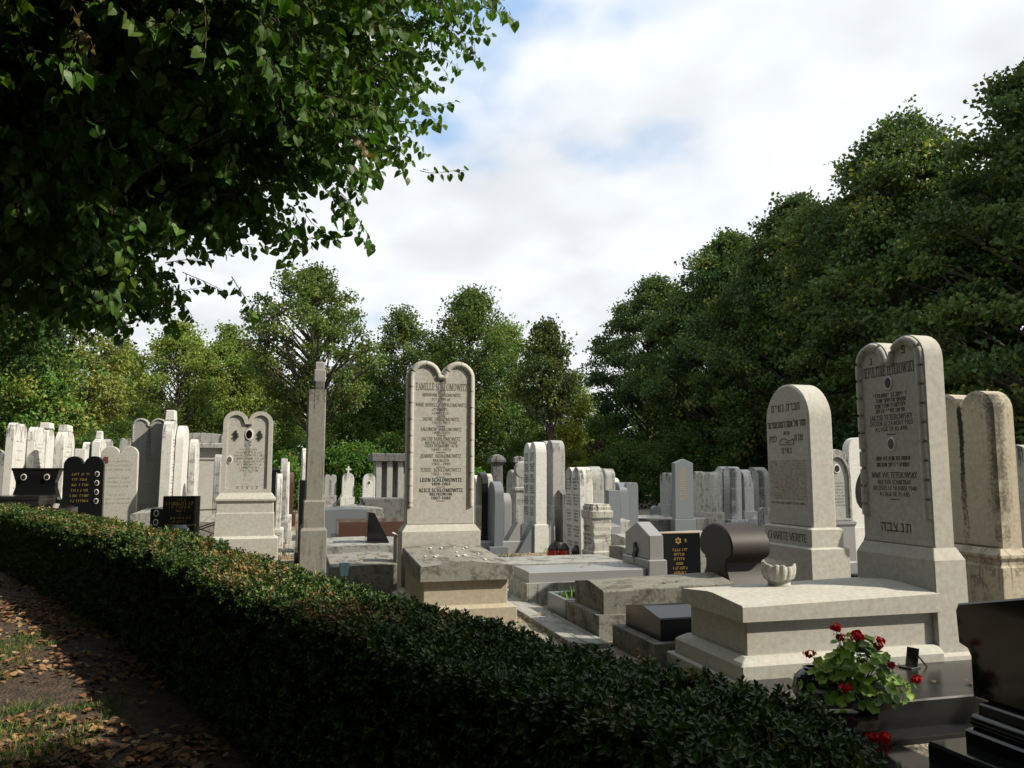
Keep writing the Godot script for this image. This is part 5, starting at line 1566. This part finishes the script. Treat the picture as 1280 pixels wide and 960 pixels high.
# ---------------------------------------------------------------- the linden hanging into the picture
func overhanging_linden() -> void:
	var base := Vector3(-5.0, 0, -5.7)
	var t := thing("linden_tree", "big dark linden whose leafy boughs hang into the upper left of the photo", "tree", base, 0, "lindens lining the alley")
	var st := new_st()
	var path := PackedVector3Array()
	var rad := PackedFloat32Array()
	for i in 10:
		var f := i / 9.0
		path.append(Vector3(0.12 * sin(f * 4.0), 10.5 * f - 0.05, 0.1 * sin(f * 3.0)))
		rad.append(0.24 * (1.4 if i == 0 else lerpf(1.0, 0.15, f)))
	tube(st, path, rad, 12)
	part("trunk", done(st), bark_mat(), t)
	var limb := new_st()
	var xf := [[], [], []]
	var cols := [PackedColorArray(), PackedColorArray(), PackedColorArray()]
	var ctr := Vector3(0, 7.85, 0)
	var rx := 4.6
	var ry := 4.5
	var col := Color(0.08, 0.16, 0.028)
	var tips := []
	for k in 760:
		var d := rand_dir()
		# the boughs over the alley's open side are the fullest
		if k >= 600: d = Vector3(rng.randf_range(0.05, 0.95), rng.randf_range(-0.95, 0.1), rng.randf_range(-0.7, 0.7)).normalized()
		var depth := rng.randf_range(0.8, 1.07) if rng.randf() < 0.66 else rng.randf_range(0.45, 0.85)
		var c := ctr + Vector3(d.x * rx, d.y * ry, d.z * 3.7) * depth
		# lower boughs droop at their ends and the skirt is ragged
		if d.y < -0.2: c.y -= rng.randf_range(0.0, 0.35) * depth
		var p0 := path[clampi(int((c.y - 1.0) / 10.5 * 9.0), 2, 8)]
		var mid := p0.lerp(c, 0.55) + Vector3(0, 0.35, 0) + rand_dir() * 0.2
		tube(limb, PackedVector3Array([p0, mid, c]), PackedFloat32Array([0.035, 0.018, 0.005]), 5, false)
		var out := (c - ctr).normalized()
		var tone := jitter(col, 0.16)
		var count := 38 if depth < 0.98 else int(38.0 - 180.0 * (depth - 0.98))
		var cr := rng.randf_range(0.34, 0.6)
		for i in count:
			var g := Vector3(rng.randfn(), rng.randfn() * 0.6, rng.randfn()) * cr * 0.62
			var p := c + g
			var q := (Vector3(out.x, -0.25, out.z).normalized() * 1.0 + rand_dir() * 0.9).normalized()
			var v := rng.randi() % 3
			xf[v].append(aim(q, rng.randf_range(-0.6, 0.6), rng.randf_range(0.75, 1.15), p))
			cols[v].append(jitter(Color(0.14, 0.11, 0.03) if rng.randf() < 0.012 else tone, 0.22))
		tips.append([c, out])
	part("branches", done(limb), bark_mat(), t)
	for v in 3:
		var crown := scatter("crown", sprigs[v], xf[v], cols[v], t)
		crown.set_meta("kind", "stuff")
	# the leaves that show largest, one by one: those on the side towards the camera's view
	var variants := []
	for v in 5:
		var ls := new_st()
		var tone := jitter(Color(0.05, 0.1, 0.022), 0.25)
		heart_leaf(ls, Vector3.ZERO, Vector3(0, -0.25, 1).normalized(), Vector3.UP, rng.randf_range(0.075, 0.1), tone)
		variants.append(done(ls))
	var lm := leaf_mat("linden_leaf", 0.45, 0.8)
	var made := 0
	for tp in tips:
		var wp: Vector3 = tp[0] + base
		if wp.x < -4.2 or wp.y > 5.6 or wp.z < -9.0 or wp.z > -2.2: continue
		for i in 9:
			if made >= 290: break
			var o := part("leaf", variants[rng.randi() % 5], lm, t)
			var dir: Vector3 = (tp[1] + rand_dir() * 0.9 + Vector3(0, -0.5, 0)).normalized()
			o.transform = aim(dir, rng.randf_range(-0.8, 0.8), rng.randf_range(0.85, 1.2), tp[0] + tp[1] * rng.randf_range(0.1, 0.4) + rand_dir() * 0.3 + Vector3(0, -0.1, 0))
			made += 1

# ---------------------------------------------------------------- hedge, ground cover
const HU := Vector2(0.584, -0.812)   # along the hedge, towards its near end (x right, depth)
const HN := Vector2(0.812, 0.584)    # across it, away from the camera

func hedge_pt(s: float, n: float, y: float) -> Vector3:
	# the hedge bends a little to the left nine metres along
	if s < -9.0:
		var p := Vector2(HU.x * -9.0, HU.y * -9.0) + Vector2(0.643, -0.765) * (s + 9.0) + Vector2(0.765, 0.643).lerp(HN, clampf((s + 10.0), 0.0, 1.0)) * n
		return Vector3(p.x, y, -p.y)
	return Vector3(HU.x * s + HN.x * n, y, -(HU.y * s + HN.y * n))

func hedge() -> void:
	var t := thing("clipped_hedge", "long clipped box hedge crossing the foreground, dark on its near side, browned along the top", "hedge")
	var lm := leaf_mat("box_leaf", 0.45, 0.3)
	var near_mesh := [box_sprig(16, 0.085, 0.026, lm), box_sprig(14, 0.075, 0.024, lm), box_sprig(18, 0.1, 0.028, lm)]
	var far_mesh := [box_sprig(18, 0.13, 0.042, lm), box_sprig(16, 0.12, 0.038, lm)]
	var bump := noise(41, 0.9, 3)
	var brown := noise(42, 0.55, 3)
	var xf := [[], [], [], [], []]
	var cols := [PackedColorArray(), PackedColorArray(), PackedColorArray(), PackedColorArray(), PackedColorArray()]
	var half := 0.31
	var mid := 2.0
	var total := 0
	for pass_ in 2:
		var s0 := -8.0 if pass_ == 0 else -42.0
		var s1 := -1.42 if pass_ == 0 else -8.0
		var count := 46000 if pass_ == 0 else 70000
		for i in count:
			var s := rng.randf_range(s0, s1)
			if pass_ == 0: s = lerpf(s1, s0, pow(rng.randf(), 1.25))
			var b := bump.get_noise_2d(s * 1.3, 0.0) * 0.035
			var top := 0.785 + b + 0.065 * clampf((-s - 4.0) / 6.0, 0.0, 1.0)
			var r := rng.randf()
			var n := 0.0
			var y := 0.0
			var out := Vector3.UP
			var hn := Vector3(HN.x, 0, -HN.y)
			var in_ := absf(rng.randfn()) * 0.05
			if r < 0.4:
				n = rng.randf_range(-half, half)
				y = top - in_ + 0.03 * bump.get_noise_2d(s * 4.0, n * 6.0)
				out = Vector3.UP
			elif r < 0.66:
				y = rng.randf_range(0.03, top)
				n = -half + in_ + 0.03 * bump.get_noise_2d(s * 3.0, y * 5.0) - 0.1 * (1.0 - y / top)
				out = -hn
			elif r < 0.8:
				n = half - in_
				y = rng.randf_range(0.3, top)
				out = hn
			elif r < 0.84 and pass_ == 0:
				s = s1 - in_
				n = rng.randf_range(-half, half)
				y = rng.randf_range(0.1, top)
				out = Vector3(HU.x, 0, -HU.y)
			else:
				n = rng.randf_range(-half, half) * 0.85
				y = rng.randf_range(0.12, top)
				out = rand_dir()
			# rounded, ragged end
			if pass_ == 0 and s > -1.7:
				var e := (s + 1.7) / 0.38
				y *= 1.0 - 0.1 * e * e
				n *= 1.0 - 0.25 * e * e
			var p := hedge_pt(s, mid + n, y)
			var d := (out * 1.1 + rand_dir() * 0.85 + Vector3(0, 0.3, 0)).normalized()
			var basis := Basis(Quaternion(Vector3.UP, d)) * Basis(Vector3.UP, rng.randf() * TAU)
			var v := rng.randi() % 3 if pass_ == 0 else 3 + rng.randi() % 2
			xf[v].append(Transform3D(basis.scaled(Vector3.ONE * rng.randf_range(0.75, 1.2)), p))
			var c := Color(0.042, 0.08, 0.017)
			var br := brown.get_noise_2d(s * 1.2, n * 3.0) + (0.12 if s < -3.5 else -0.25)
			if out == Vector3.UP and in_ < 0.09 and rng.randf() < clampf(0.12 + br * 1.1, 0.0, 0.6): c = [Color(0.2, 0.12, 0.05), Color(0.17, 0.18, 0.04), Color(0.24, 0.18, 0.08)][rng.randi() % 3]
			elif rng.randf() < 0.25: c = Color(0.07, 0.125, 0.024)
			cols[v].append(jitter(c, 0.25))
			total += 1
	for v in 5: scatter("foliage", near_mesh[v] if v < 3 else far_mesh[v - 3], xf[v], cols[v], t)
	var stems := new_st()
	for i in 170:
		var s := lerpf(-1.6, -40.0, i / 170.0) + rng.randf_range(-0.06, 0.06)
		for k in 2:
			var n := mid + rng.randf_range(-0.1, 0.1)
			var p := hedge_pt(s, n, -0.02)
			var q := hedge_pt(s + rng.randf_range(-0.2, 0.2), n + rng.randf_range(-0.1, 0.1), 0.72)
			tube(stems, PackedVector3Array([p, p.lerp(q, 0.45) + rand_dir() * 0.04, q]), PackedFloat32Array([0.02, 0.014, 0.005]), 6, false)
	part("stems", done(stems), bark_mat(), t)
	# dead linden leaves caught on top of the hedge
	var lv := []
	for k in 3:
		var ls := new_st()
		heart_leaf(ls, Vector3.ZERO, Vector3.FORWARD, Vector3.UP, 0.07, Color.WHITE)
		var m := done(ls)
		m.surface_set_material(0, leaf_mat("dead_leaf", 0.85, 0.1))
		lv.append(m)
	var dx := []
	var dc := PackedColorArray()
	for i in 150:
		var s := lerpf(-1.7, -16.0, pow(rng.randf(), 0.8))
		var n := rng.randf_range(-0.25, 0.25)
		dx.append(Transform3D(Basis(Quaternion(Vector3.UP, (Vector3.UP + rand_dir() * 0.6).normalized())) * Basis(Vector3.UP, rng.randf() * TAU), hedge_pt(s, mid + n, (0.83 if s < -6.0 else 0.8) + rng.randf_range(-0.03, 0.03))))
		dc.append(jitter([Color(0.2, 0.1, 0.04), Color(0.3, 0.2, 0.09), Color(0.15, 0.06, 0.025)][rng.randi() % 3], 0.25))
	var dl := scatter("dead_leaves", lv[0], dx, dc, self)
	tag(dl, "dry brown leaves lying on top of the clipped hedge", "", "", "stuff")

func litter() -> void:
	var ls := new_st()
	heart_leaf(ls, Vector3.ZERO, Vector3.FORWARD, Vector3.UP, 0.055, Color.WHITE)
	var m := done(ls)
	m.surface_set_material(0, leaf_mat("dead_leaf", 0.85, 0.1))
	var patch := noise(51, 0.5, 3)
	var xf := []
	var cols := PackedColorArray()
	for i in 26000:
		var s := rng.randf_range(-15.0, 0.5)
		var n := rng.randf_range(-3.5, 1.9)
		if patch.get_noise_2d(s, n) < rng.randf_range(-0.35, 0.25): continue
		var p := hedge_pt(s, n, rng.randf_range(0.012, 0.035))
		xf.append(Transform3D(Basis(Quaternion(Vector3.UP, (Vector3.UP + rand_dir() * 0.4).normalized())) * Basis(Vector3.UP, rng.randf() * TAU) * Basis.from_scale(Vector3.ONE * rng.randf_range(0.6, 1.25)), p))
		cols.append(jitter([Color(0.16, 0.08, 0.04), Color(0.22, 0.13, 0.065), Color(0.11, 0.05, 0.025), Color(0.28, 0.19, 0.1)][rng.randi() % 4], 0.25))
	var o := scatter("fallen_leaves", m, xf, cols, self)
	tag(o, "brown fallen leaves strewn over the alley ground", "", "", "stuff")
	# leaves among the graves
	var xf2 := []
	var cols2 := PackedColorArray()
	for i in 5000:
		var p := at(rng.randf_range(-1.5, 8.0), rng.randf_range(6.0, 30.0), rng.randf_range(0.012, 0.03))
		xf2.append(Transform3D(Basis(Quaternion(Vector3.UP, (Vector3.UP + rand_dir() * 0.4).normalized())) * Basis(Vector3.UP, rng.randf() * TAU), p))
		cols2.append(jitter([Color(0.24, 0.12, 0.05), Color(0.3, 0.18, 0.08), Color(0.16, 0.07, 0.03)][rng.randi() % 3], 0.25))
	var o2 := scatter("fallen_leaves", m, xf2, cols2, self)
	o2.name = "fallen_leaves_001"
	tag(o2, "brown fallen leaves scattered between the graves", "", "", "stuff")
	# leaves blown onto the tomb lids: b, a, height, how far they spread
	var xf3 := []
	var cols3 := PackedColorArray()
	for l in [[1.9, 8.9, 0.655, 0.3, 12], [4.1, 5.7, 0.675, 0.3, 4], [3.6, 7.8, 0.495, 0.3, 7], [3.9, 10.0, 0.4, 0.3, 6], [4.4, 4.6, 0.209, 0.25, 3], [3.6, 6.7, 0.41, 0.2, 3], [3.7, 11.8, 0.315, 0.6, 24], [1.0, 11.6, 0.415, 0.4, 14], [2.66, 8.6, 0.054, 0.14, 10]]:
		for i in l[4]:
			xf3.append(Transform3D(Basis(Vector3.UP, rng.randf() * TAU) * Basis.from_scale(Vector3.ONE * rng.randf_range(0.5, 0.9)), at(l[0] + rng.randf_range(-1, 1) * l[3], l[1] + rng.randf_range(-1, 1) * l[3] * 0.8, l[2] + 0.012)))
			cols3.append(jitter([Color(0.24, 0.12, 0.05), Color(0.36, 0.26, 0.12), Color(0.16, 0.07, 0.03)][rng.randi() % 3], 0.25))
	var o3 := scatter("fallen_leaves", m, xf3, cols3, self)
	o3.name = "fallen_leaves_002"
	tag(o3, "a few dry leaves lying on the tomb lids", "", "", "stuff")
	# grass
	var gs := new_st()
	for i in 14:
		var d := (Vector3.UP * 1.2 + rand_dir() * 0.8).normalized()
		leaf_tri(gs, Vector3(rng.randf_range(-0.05, 0.05), 0, rng.randf_range(-0.05, 0.05)), d, rand_dir(), rng.randf_range(0.035, 0.08), 0.006, Color.WHITE, 0.1)
	var gm := done(gs)
	gm.surface_set_material(0, leaf_mat("grass_blade", 0.6, 0.4))
	var gp := noise(52, 0.35, 3)
	var gx := []
	var gc := PackedColorArray()
	for i in 16000:
		var s := rng.randf_range(-14.0, 0.0)
		var n := rng.randf_range(-3.0, 1.5)
		var near := 0.02 - n * 0.28
		if gp.get_noise_2d(s + 40.0, n) + near < rng.randf_range(0.1, 0.75): continue
		gx.append(Transform3D(Basis(Vector3.UP, rng.randf() * TAU) * Basis.from_scale(Vector3.ONE * rng.randf_range(0.6, 1.2)), hedge_pt(s, n, 0.008)))
		gc.append(jitter(Color(0.07, 0.13, 0.025) if rng.randf() < 0.8 else Color(0.17, 0.16, 0.05), 0.25))
	var g := scatter("grass", gm, gx, gc, self)
	tag(g, "short patchy grass on the alley ground at lower left", "", "", "stuff")
	var gx2 := []
	var gc2 := PackedColorArray()
	for i in 5000:
		var b := rng.randf_range(-3.0, 10.0)
		var a := rng.randf_range(9.0, 34.0)
		if gp.get_noise_2d(b * 1.4, a * 1.4) < 0.12: continue
		gx2.append(Transform3D(Basis(Vector3.UP, rng.randf() * TAU) * Basis.from_scale(Vector3.ONE * rng.randf_range(1.0, 2.4)), at(b, a, 0.0)))
		gc2.append(jitter(Color(0.1, 0.16, 0.03) if rng.randf() < 0.7 else Color(0.2, 0.19, 0.05), 0.25))
	var g2 := scatter("grass", gm, gx2, gc2, self)
	g2.name = "grass_001"
	tag(g2, "weedy grass growing between the graves", "", "", "stuff")

# ---------------------------------------------------------------- geraniums
func geraniums() -> void:
	var t := thing("geranium_plant", "bushy potted geranium with bright red flower heads on the black slab", "plant", at(3.3, 4.36, 0.205), 0)
	var tr := new_st()
	block(tr, 0.46, 0.1, 0.24, 0, 0, 0, 0.012)
	part("pot", done(tr), plain("dark_pot", srgb(0.02, 0.018, 0.016), 0.5), t)
	var lm := leaf_mat("geranium_leaf", 0.5, 0.5)
	var variants := []
	for v in 5:
		var ls := new_st()
		ls.set_color(jitter([Color(0.13, 0.26, 0.04), Color(0.2, 0.34, 0.05), Color(0.09, 0.18, 0.04), Color(0.28, 0.4, 0.08), Color(0.22, 0.32, 0.13)][v], 0.1))
		var s := rng.randf_range(0.022, 0.034)
		var n := 12
		for k in n:
			var a := TAU * k / n
			var b := TAU * (k + 1) / n
			var ra := s * (1.0 + 0.1 * cos(a * 6.0)) * (0.45 if k == 0 else 1.0)
			var rb := s * (1.0 + 0.1 * cos(b * 6.0)) * (0.45 if k == n - 1 else 1.0)
			tri(ls, Vector3.ZERO, Vector3(cos(b) * rb, 0.35 * rb + 0.004 * sin(b * 6.0), sin(b) * rb), Vector3(cos(a) * ra, 0.35 * ra + 0.004 * sin(a * 6.0), sin(a) * ra))
		variants.append(done(ls))
	var stems := new_st()
	for i in 295:
		var d := rand_dir()
		d.y = absf(d.y) * 1.0 - 0.2
		var p := Vector3(d.x * 0.26, 0.12 + d.y * 0.34 * (1.0 - 0.25 * absf(d.x)), d.z * 0.19) * rng.randf_range(0.75, 1.08)
		if d.y < 0.0: p += Vector3(d.x, -0.1, d.z) * 0.06
		p.x += 0.05
		p.y = maxf(p.y, 0.02) if absf(p.z) < 0.15 else maxf(p.y, -0.04)
		var nrm := (d + Vector3.UP * 0.6 + Vector3(-0.1, 0, 0.5) + rand_dir() * 0.5).normalized()
		var o := part("leaf", variants[rng.randi() % 5], lm, t)
		o.transform = Transform3D((Basis(Quaternion(Vector3.UP, nrm)) * Basis(Vector3.UP, rng.randf() * TAU)).scaled(Vector3.ONE * rng.randf_range(0.8, 1.35)), p)
		if i % 3 == 0: tube(stems, PackedVector3Array([Vector3(p.x * 0.3, 0.08, p.z * 0.3), Vector3(p.x * 0.7, p.y * 0.6 + 0.04, p.z * 0.7), p]), PackedFloat32Array([0.004, 0.003, 0.002]), 5, false)
	var red := [Color(0.62, 0.012, 0.015), Color(0.5, 0.008, 0.014), Color(0.3, 0.01, 0.02)]
	var heads := [[-0.235, 0.3, 0.03, 0, 1.0], [-0.06, 0.45, 0.0, 0, 1.0], [0.06, 0.4, 0.02, 0, 1.25], [0.21, 0.37, 0.0, 0, 0.9], [0.19, 0.34, 0.02, 2, 0.9], [-0.04, 0.39, 0.0, 2, 0.9], [0.22, 0.25, 0.12, 2, 0.9], [0.36, 0.17, 0.12, 1, 0.9], [-0.1, 0.14, 0.2, 1, 1.1]]
	for h in heads:
		var c := Vector3(h[0], h[1], h[2])
		var fs := new_st()
		for i in 26:
			var d := rand_dir()
			d.y = d.y * 0.55 + 0.1
			fs.set_color(jitter(red[h[3]], 0.3))
			var p: Vector3 = d * rng.randf_range(0.016, 0.042) * h[4]
			var side := d.cross(rand_dir()).normalized()
			var s2 := d.cross(side).normalized()
			var r: float = rng.randf_range(0.01, 0.019) * h[4]
			var e := [p + side * r, p + s2 * r + d * 0.004, p - side * r, p - s2 * r + d * 0.004]
			quad(fs, e[0], e[1], e[2], e[3])
		part("flower_head", done(fs), leaf_mat("geranium_petal", 0.6, 0.25), t, c)
		tube(stems, PackedVector3Array([Vector3(h[0] * 0.35 + 0.03, 0.12, h[2] * 0.4), Vector3(h[0] * 0.8 + 0.01, h[1] * 0.75, h[2] * 0.8), c]), PackedFloat32Array([0.004, 0.003, 0.0025]), 5, false)
	part("stems", done(stems), plain("green_stem", srgb(0.08, 0.13, 0.04), 0.7), t)
	var f := thing("flower_head", "red geranium flower head hanging below the slab's rounded rim", "flower", at(3.3, 4.12, 0.075))
	for k in 2:
		var fs2 := new_st()
		for i in 34:
			var d := rand_dir()
			fs2.set_color(jitter(red[k], 0.3))
			var p := d * rng.randf_range(0.015, 0.04)
			var side := d.cross(rand_dir()).normalized() * 0.018
			var s2 := d.cross(side).normalized() * 0.018
			quad(fs2, p + side, p + s2, p - side, p - s2)
		part("blossom", done(fs2), leaf_mat("geranium_petal", 0.6, 0.25), f, Vector3(0.04 - 0.07 * k, 0.0, 0.0))

# ---------------------------------------------------------------- sky
func make_sky() -> Sky:
	var w := 2048
	var h := 1024
	var im := Image.create(w, h, false, Image.FORMAT_RGBF)
	var big := noise(61, 0.42, 6)
	var mass := noise(62, 0.9, 5)
	var wisp := noise(63, 2.2, 5)
	var blue_hi := Vector3(0.32, 0.54, 0.88)
	var blue_lo := Vector3(0.5, 0.68, 0.92)
	var floor_c := Color(0.16, 0.15, 0.13)
	im.fill(floor_c)
	for y in int(h * 0.53):
		var el := (0.5 - (y + 0.5) / h) * PI
		var sy := sin(el)
		var cy := cos(el)
		# a cloud deck seen in perspective
		var k := 1.0 / (maxf(sy, 0.0) + 0.22)
		for x in w:
			var az := ((x + 0.5) / w - 0.5) * TAU
			var px := sin(az) * cy * k
			var pz := cos(az) * cy * k
			var c := big.get_noise_2d(px * 1.1 + 3.1, pz * 1.1 + 7.7)
			var m := mass.get_noise_2d(px * 1.25 + 5.0, pz * 1.25)
			var f := wisp.get_noise_2d(px * 1.2, pz * 1.2 + 9.0)
			var cover := smoothstep(-0.62, -0.08, c + m * 0.4 + f * 0.35 + 0.08)
			var shade := smoothstep(-0.15, 0.45, m * 0.9 - f * 0.25 + c * 0.3)
			var lit := 0.99 - 0.12 * shade + 0.1 * f
			var cloud := Vector3(lit * 0.965, lit * 1.0, lit * 1.04)
			var blue := blue_lo.lerp(blue_hi, clampf(sy * 1.3, 0.0, 1.0))
			var v := blue.lerp(cloud, cover)
			im.set_pixel(x, y, Color(v.x, v.y, v.z))
	var s := Sky.new()
	var m2 := PanoramaSkyMaterial.new()
	m2.panorama = ImageTexture.create_from_image(im)
	s.sky_material = m2
	return s

func _ready() -> void:
	rng.seed = 20240917
	var cam := Camera3D.new()
	cam.name = "camera"
	cam.position = Vector3(0, 1.6, 0)
	cam.rotation_degrees = Vector3(6.41, 0, 0)
	cam.fov = 51.4
	cam.near = 0.1
	cam.far = 600.0
	add_child(cam)
	cam.current = true
	var env := Environment.new()
	env.background_mode = Environment.BG_SKY
	env.sky = make_sky()
	env.background_energy_multiplier = 0.72
	env.tonemap_mode = Environment.TONE_MAPPER_LINEAR
	env.tonemap_exposure = 1.42
	env.sdfgi_enabled = true
	env.ssao_enabled = true
	env.ssil_enabled = true
	var we := WorldEnvironment.new()
	we.name = "environment"
	we.environment = env
	add_child(we)
	var sun := DirectionalLight3D.new()
	sun.name = "sun"
	sun.basis = Basis.looking_at(-Vector3(0.743, 0.643, 0.185).normalized(), Vector3.UP)
	sun.light_energy = 1.5
	sun.light_color = Color(1.0, 0.955, 0.88)
	sun.light_angular_distance = 0.6
	sun.shadow_enabled = true
	add_child(sun)

	font_sans = SystemFont.new()
	font_sans.font_names = PackedStringArray(["Droid Sans"])
	font_bold = SystemFont.new()
	font_bold.font_names = PackedStringArray(["Droid Sans"])
	font_bold.font_weight = 700
	font_serif = SystemFont.new()
	font_serif.font_names = PackedStringArray(["Droid Serif"])
	make_textures()
	make_weather()

	# ground
	var gst := new_st()
	quad(gst, Vector3(-300, 0, -500), Vector3(300, 0, -500), Vector3(300, 0, 60), Vector3(-300, 0, 60))
	var gm := StandardMaterial3D.new()
	gm.resource_name = "grave_ground"
	gm.albedo_texture = noise_tex(71, 0.012, 6, srgb(0.1, 0.085, 0.06), srgb(0.34, 0.3, 0.24), 1024, FastNoiseLite.TYPE_SIMPLEX_SMOOTH, 0.5, srgb(0.2, 0.175, 0.13))
	gm.uv1_triplanar = true
	gm.uv1_world_triplanar = true
	gm.uv1_scale = Vector3.ONE * 0.31
	gm.roughness = 0.95
	gm.heightmap_enabled = true
	gm.heightmap_texture = grain_tex["limebump"]
	gm.heightmap_scale = 2.0
	setting("ground", done(gst), gm, "gravelly earth ground of the cemetery")
	var ast := new_st()
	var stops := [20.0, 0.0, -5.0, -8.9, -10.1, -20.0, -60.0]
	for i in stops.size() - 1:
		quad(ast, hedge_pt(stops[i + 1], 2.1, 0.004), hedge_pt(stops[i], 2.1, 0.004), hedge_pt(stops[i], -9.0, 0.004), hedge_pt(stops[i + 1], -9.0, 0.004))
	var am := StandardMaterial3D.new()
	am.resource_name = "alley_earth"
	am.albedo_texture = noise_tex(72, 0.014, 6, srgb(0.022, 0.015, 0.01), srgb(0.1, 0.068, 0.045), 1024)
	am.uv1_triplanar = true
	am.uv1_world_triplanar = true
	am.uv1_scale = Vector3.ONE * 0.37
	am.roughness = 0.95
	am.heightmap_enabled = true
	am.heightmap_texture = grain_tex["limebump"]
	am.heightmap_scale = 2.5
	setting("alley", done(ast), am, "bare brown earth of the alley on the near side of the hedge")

	# leaf clusters shared by the trees
	var lm := leaf_mat("tree_leaf", 0.5, 0.72)
	for v in 4: clusters.append(cluster_mesh(11, 0.36, 0.135, lm))
	var slm := leaf_mat("linden_leaf", 0.45, 0.8)
	for v in 3: sprigs.append(sprig_mesh(9, 0.42, 0.08, slm))

	# stones
	for row in STONES: headstone(row)
	central_family_stone()
	bead_edged_stone()
	charity_stone()
	portrait_heart_stone()
	pillar_stone()
	dark_streak_stone()
	scroll_stones()
	gothic_stone()
	chapel()
	columned_tomb()
	domed_pillar()
	ornament_stone()
	cracked_pillar()
	gabled_stone()
	left_black_tomb()
	granite_plaques()
	near_black_monument()
	black_slab_grave()
	small_low_graves()
	paved_path()
	iron_railing()
	geraniums()
	plant_trees()
	hedge()
	litter()
	overhanging_linden()

func plant_trees() -> void:
	var row := "dense lindens standing in a row at right"
	var ldark := Color(0.075, 0.125, 0.038)
	for i in 5:
		var a: float = [17.3, 24.6, 31.8, 39.2, 47.5][i]
		tree("linden_tree", ["dense dark linden filling the photo's right edge", "second dense linden from the right, its crown top left of the edge tree", "third dense linden from the right, middle of the right-hand row", "fourth dense linden from the right, lighter olive crown", "farthest linden of the right-hand row, leftmost against the sky"][i], at([22.4, 22.0, 22.4, 23.2, 22.6][i], a), [15.6, 15.2, 14.6, 15.2, 14.6][i], [1.6, 1.7, 1.6, 1.5, 1.3][i], [5.0, 4.8, 4.6, 4.9, 5.2][i],
			{"n": [8200, 7800, 6200, 5800, 5800][i], "clumps": 230, "color": ldark, "warm": 0.04, "clump": 0.78, "trunk": 0.26, "bulge": 0.7, "flat": 0.42, "inner": 0.16, "scale": 1.2}, row)
	for i in 4:
		tree("linden_tree", ["linden behind the gap between the two nearest right-hand lindens", "linden behind the second and third right-hand lindens", "linden behind the third and fourth right-hand lindens", "linden behind the two farthest right-hand lindens"][i], at(27.0, [21.5, 29.0, 36.5, 44.5][i]), [16.2, 16.0, 15.6, 15.6][i], 2.0, 5.0, {"n": 5500, "clumps": 160, "color": ldark, "warm": 0.02, "clump": 0.9, "trunk": 0.26, "bulge": 0.75, "flat": 0.42, "inner": 0.2, "scale": 1.4}, row)
	for e in BACK_TREES:
		tree("park_tree", e[0], Vector3(e[1], 0, -e[2]), e[3], e[4], e[5], e[6], "park trees behind the graves")
	for e in BUSHES:
		bush("garden_shrub", e[0], Vector3(e[1], 0, -e[2]), e[3], e[4], e[5], e[6], "shrubs behind the graves", 0.04, 1.0)
	# the alley trees on the near side of the hedge
	tree("linden_tree", "green linden behind the hanging boughs at the photo's left edge", Vector3(-12.5, 0, -13.9), 11.8, 3.4, 4.7, {"n": 6500, "clumps": 150, "color": Color(0.055, 0.12, 0.028), "warm": 0.03, "clump": 0.9, "trunk": 0.22, "bulge": 0.7, "scale": 0.85}, "lindens lining the alley")
	for i in 6:
		tree("linden_tree", ["linden of the alley standing close behind the camera", "first linden on the alley's far side behind the camera", "second linden on the alley's far side behind the camera", "third linden on the alley's far side behind the camera", "fourth linden on the alley's far side behind the camera", "farthest linden on the alley's far side, left of the frame"][i], hedge_pt([3.4, -17.0, -9.0, -1.0, 7.0, -25.0][i], [-1.0, -6.5, -6.4, -6.5, -6.0, -6.5][i], 0), 11.5, 2.2 if i == 0 else 1.1, 4.8, {"n": 7500, "clumps": 150, "color": Color(0.05, 0.1, 0.025), "clump": 1.0, "trunk": 0.22, "bulge": 0.7, "scale": 1.3}, "lindens lining the alley")
	tree("linden_tree", "young linden just right of the frame whose shade dapples the alley", Vector3(5.9, 0, 0.3), 10.4, 3.6, 3.3, {"n": 3800, "clumps": 110, "color": Color(0.055, 0.11, 0.028), "clump": 0.85, "trunk": 0.16, "bulge": 0.7, "scale": 1.2}, "lindens lining the alley")
	tree("linden_tree", "linden right of the camera whose shade falls on the near hedge", Vector3(7.3, 0, 1.5), 11.0, 2.6, 4.5, {"n": 6500, "clumps": 150, "color": Color(0.055, 0.11, 0.028), "warm": 0.03, "clump": 0.9, "trunk": 0.22, "bulge": 0.7, "scale": 1.2}, "lindens lining the alley")
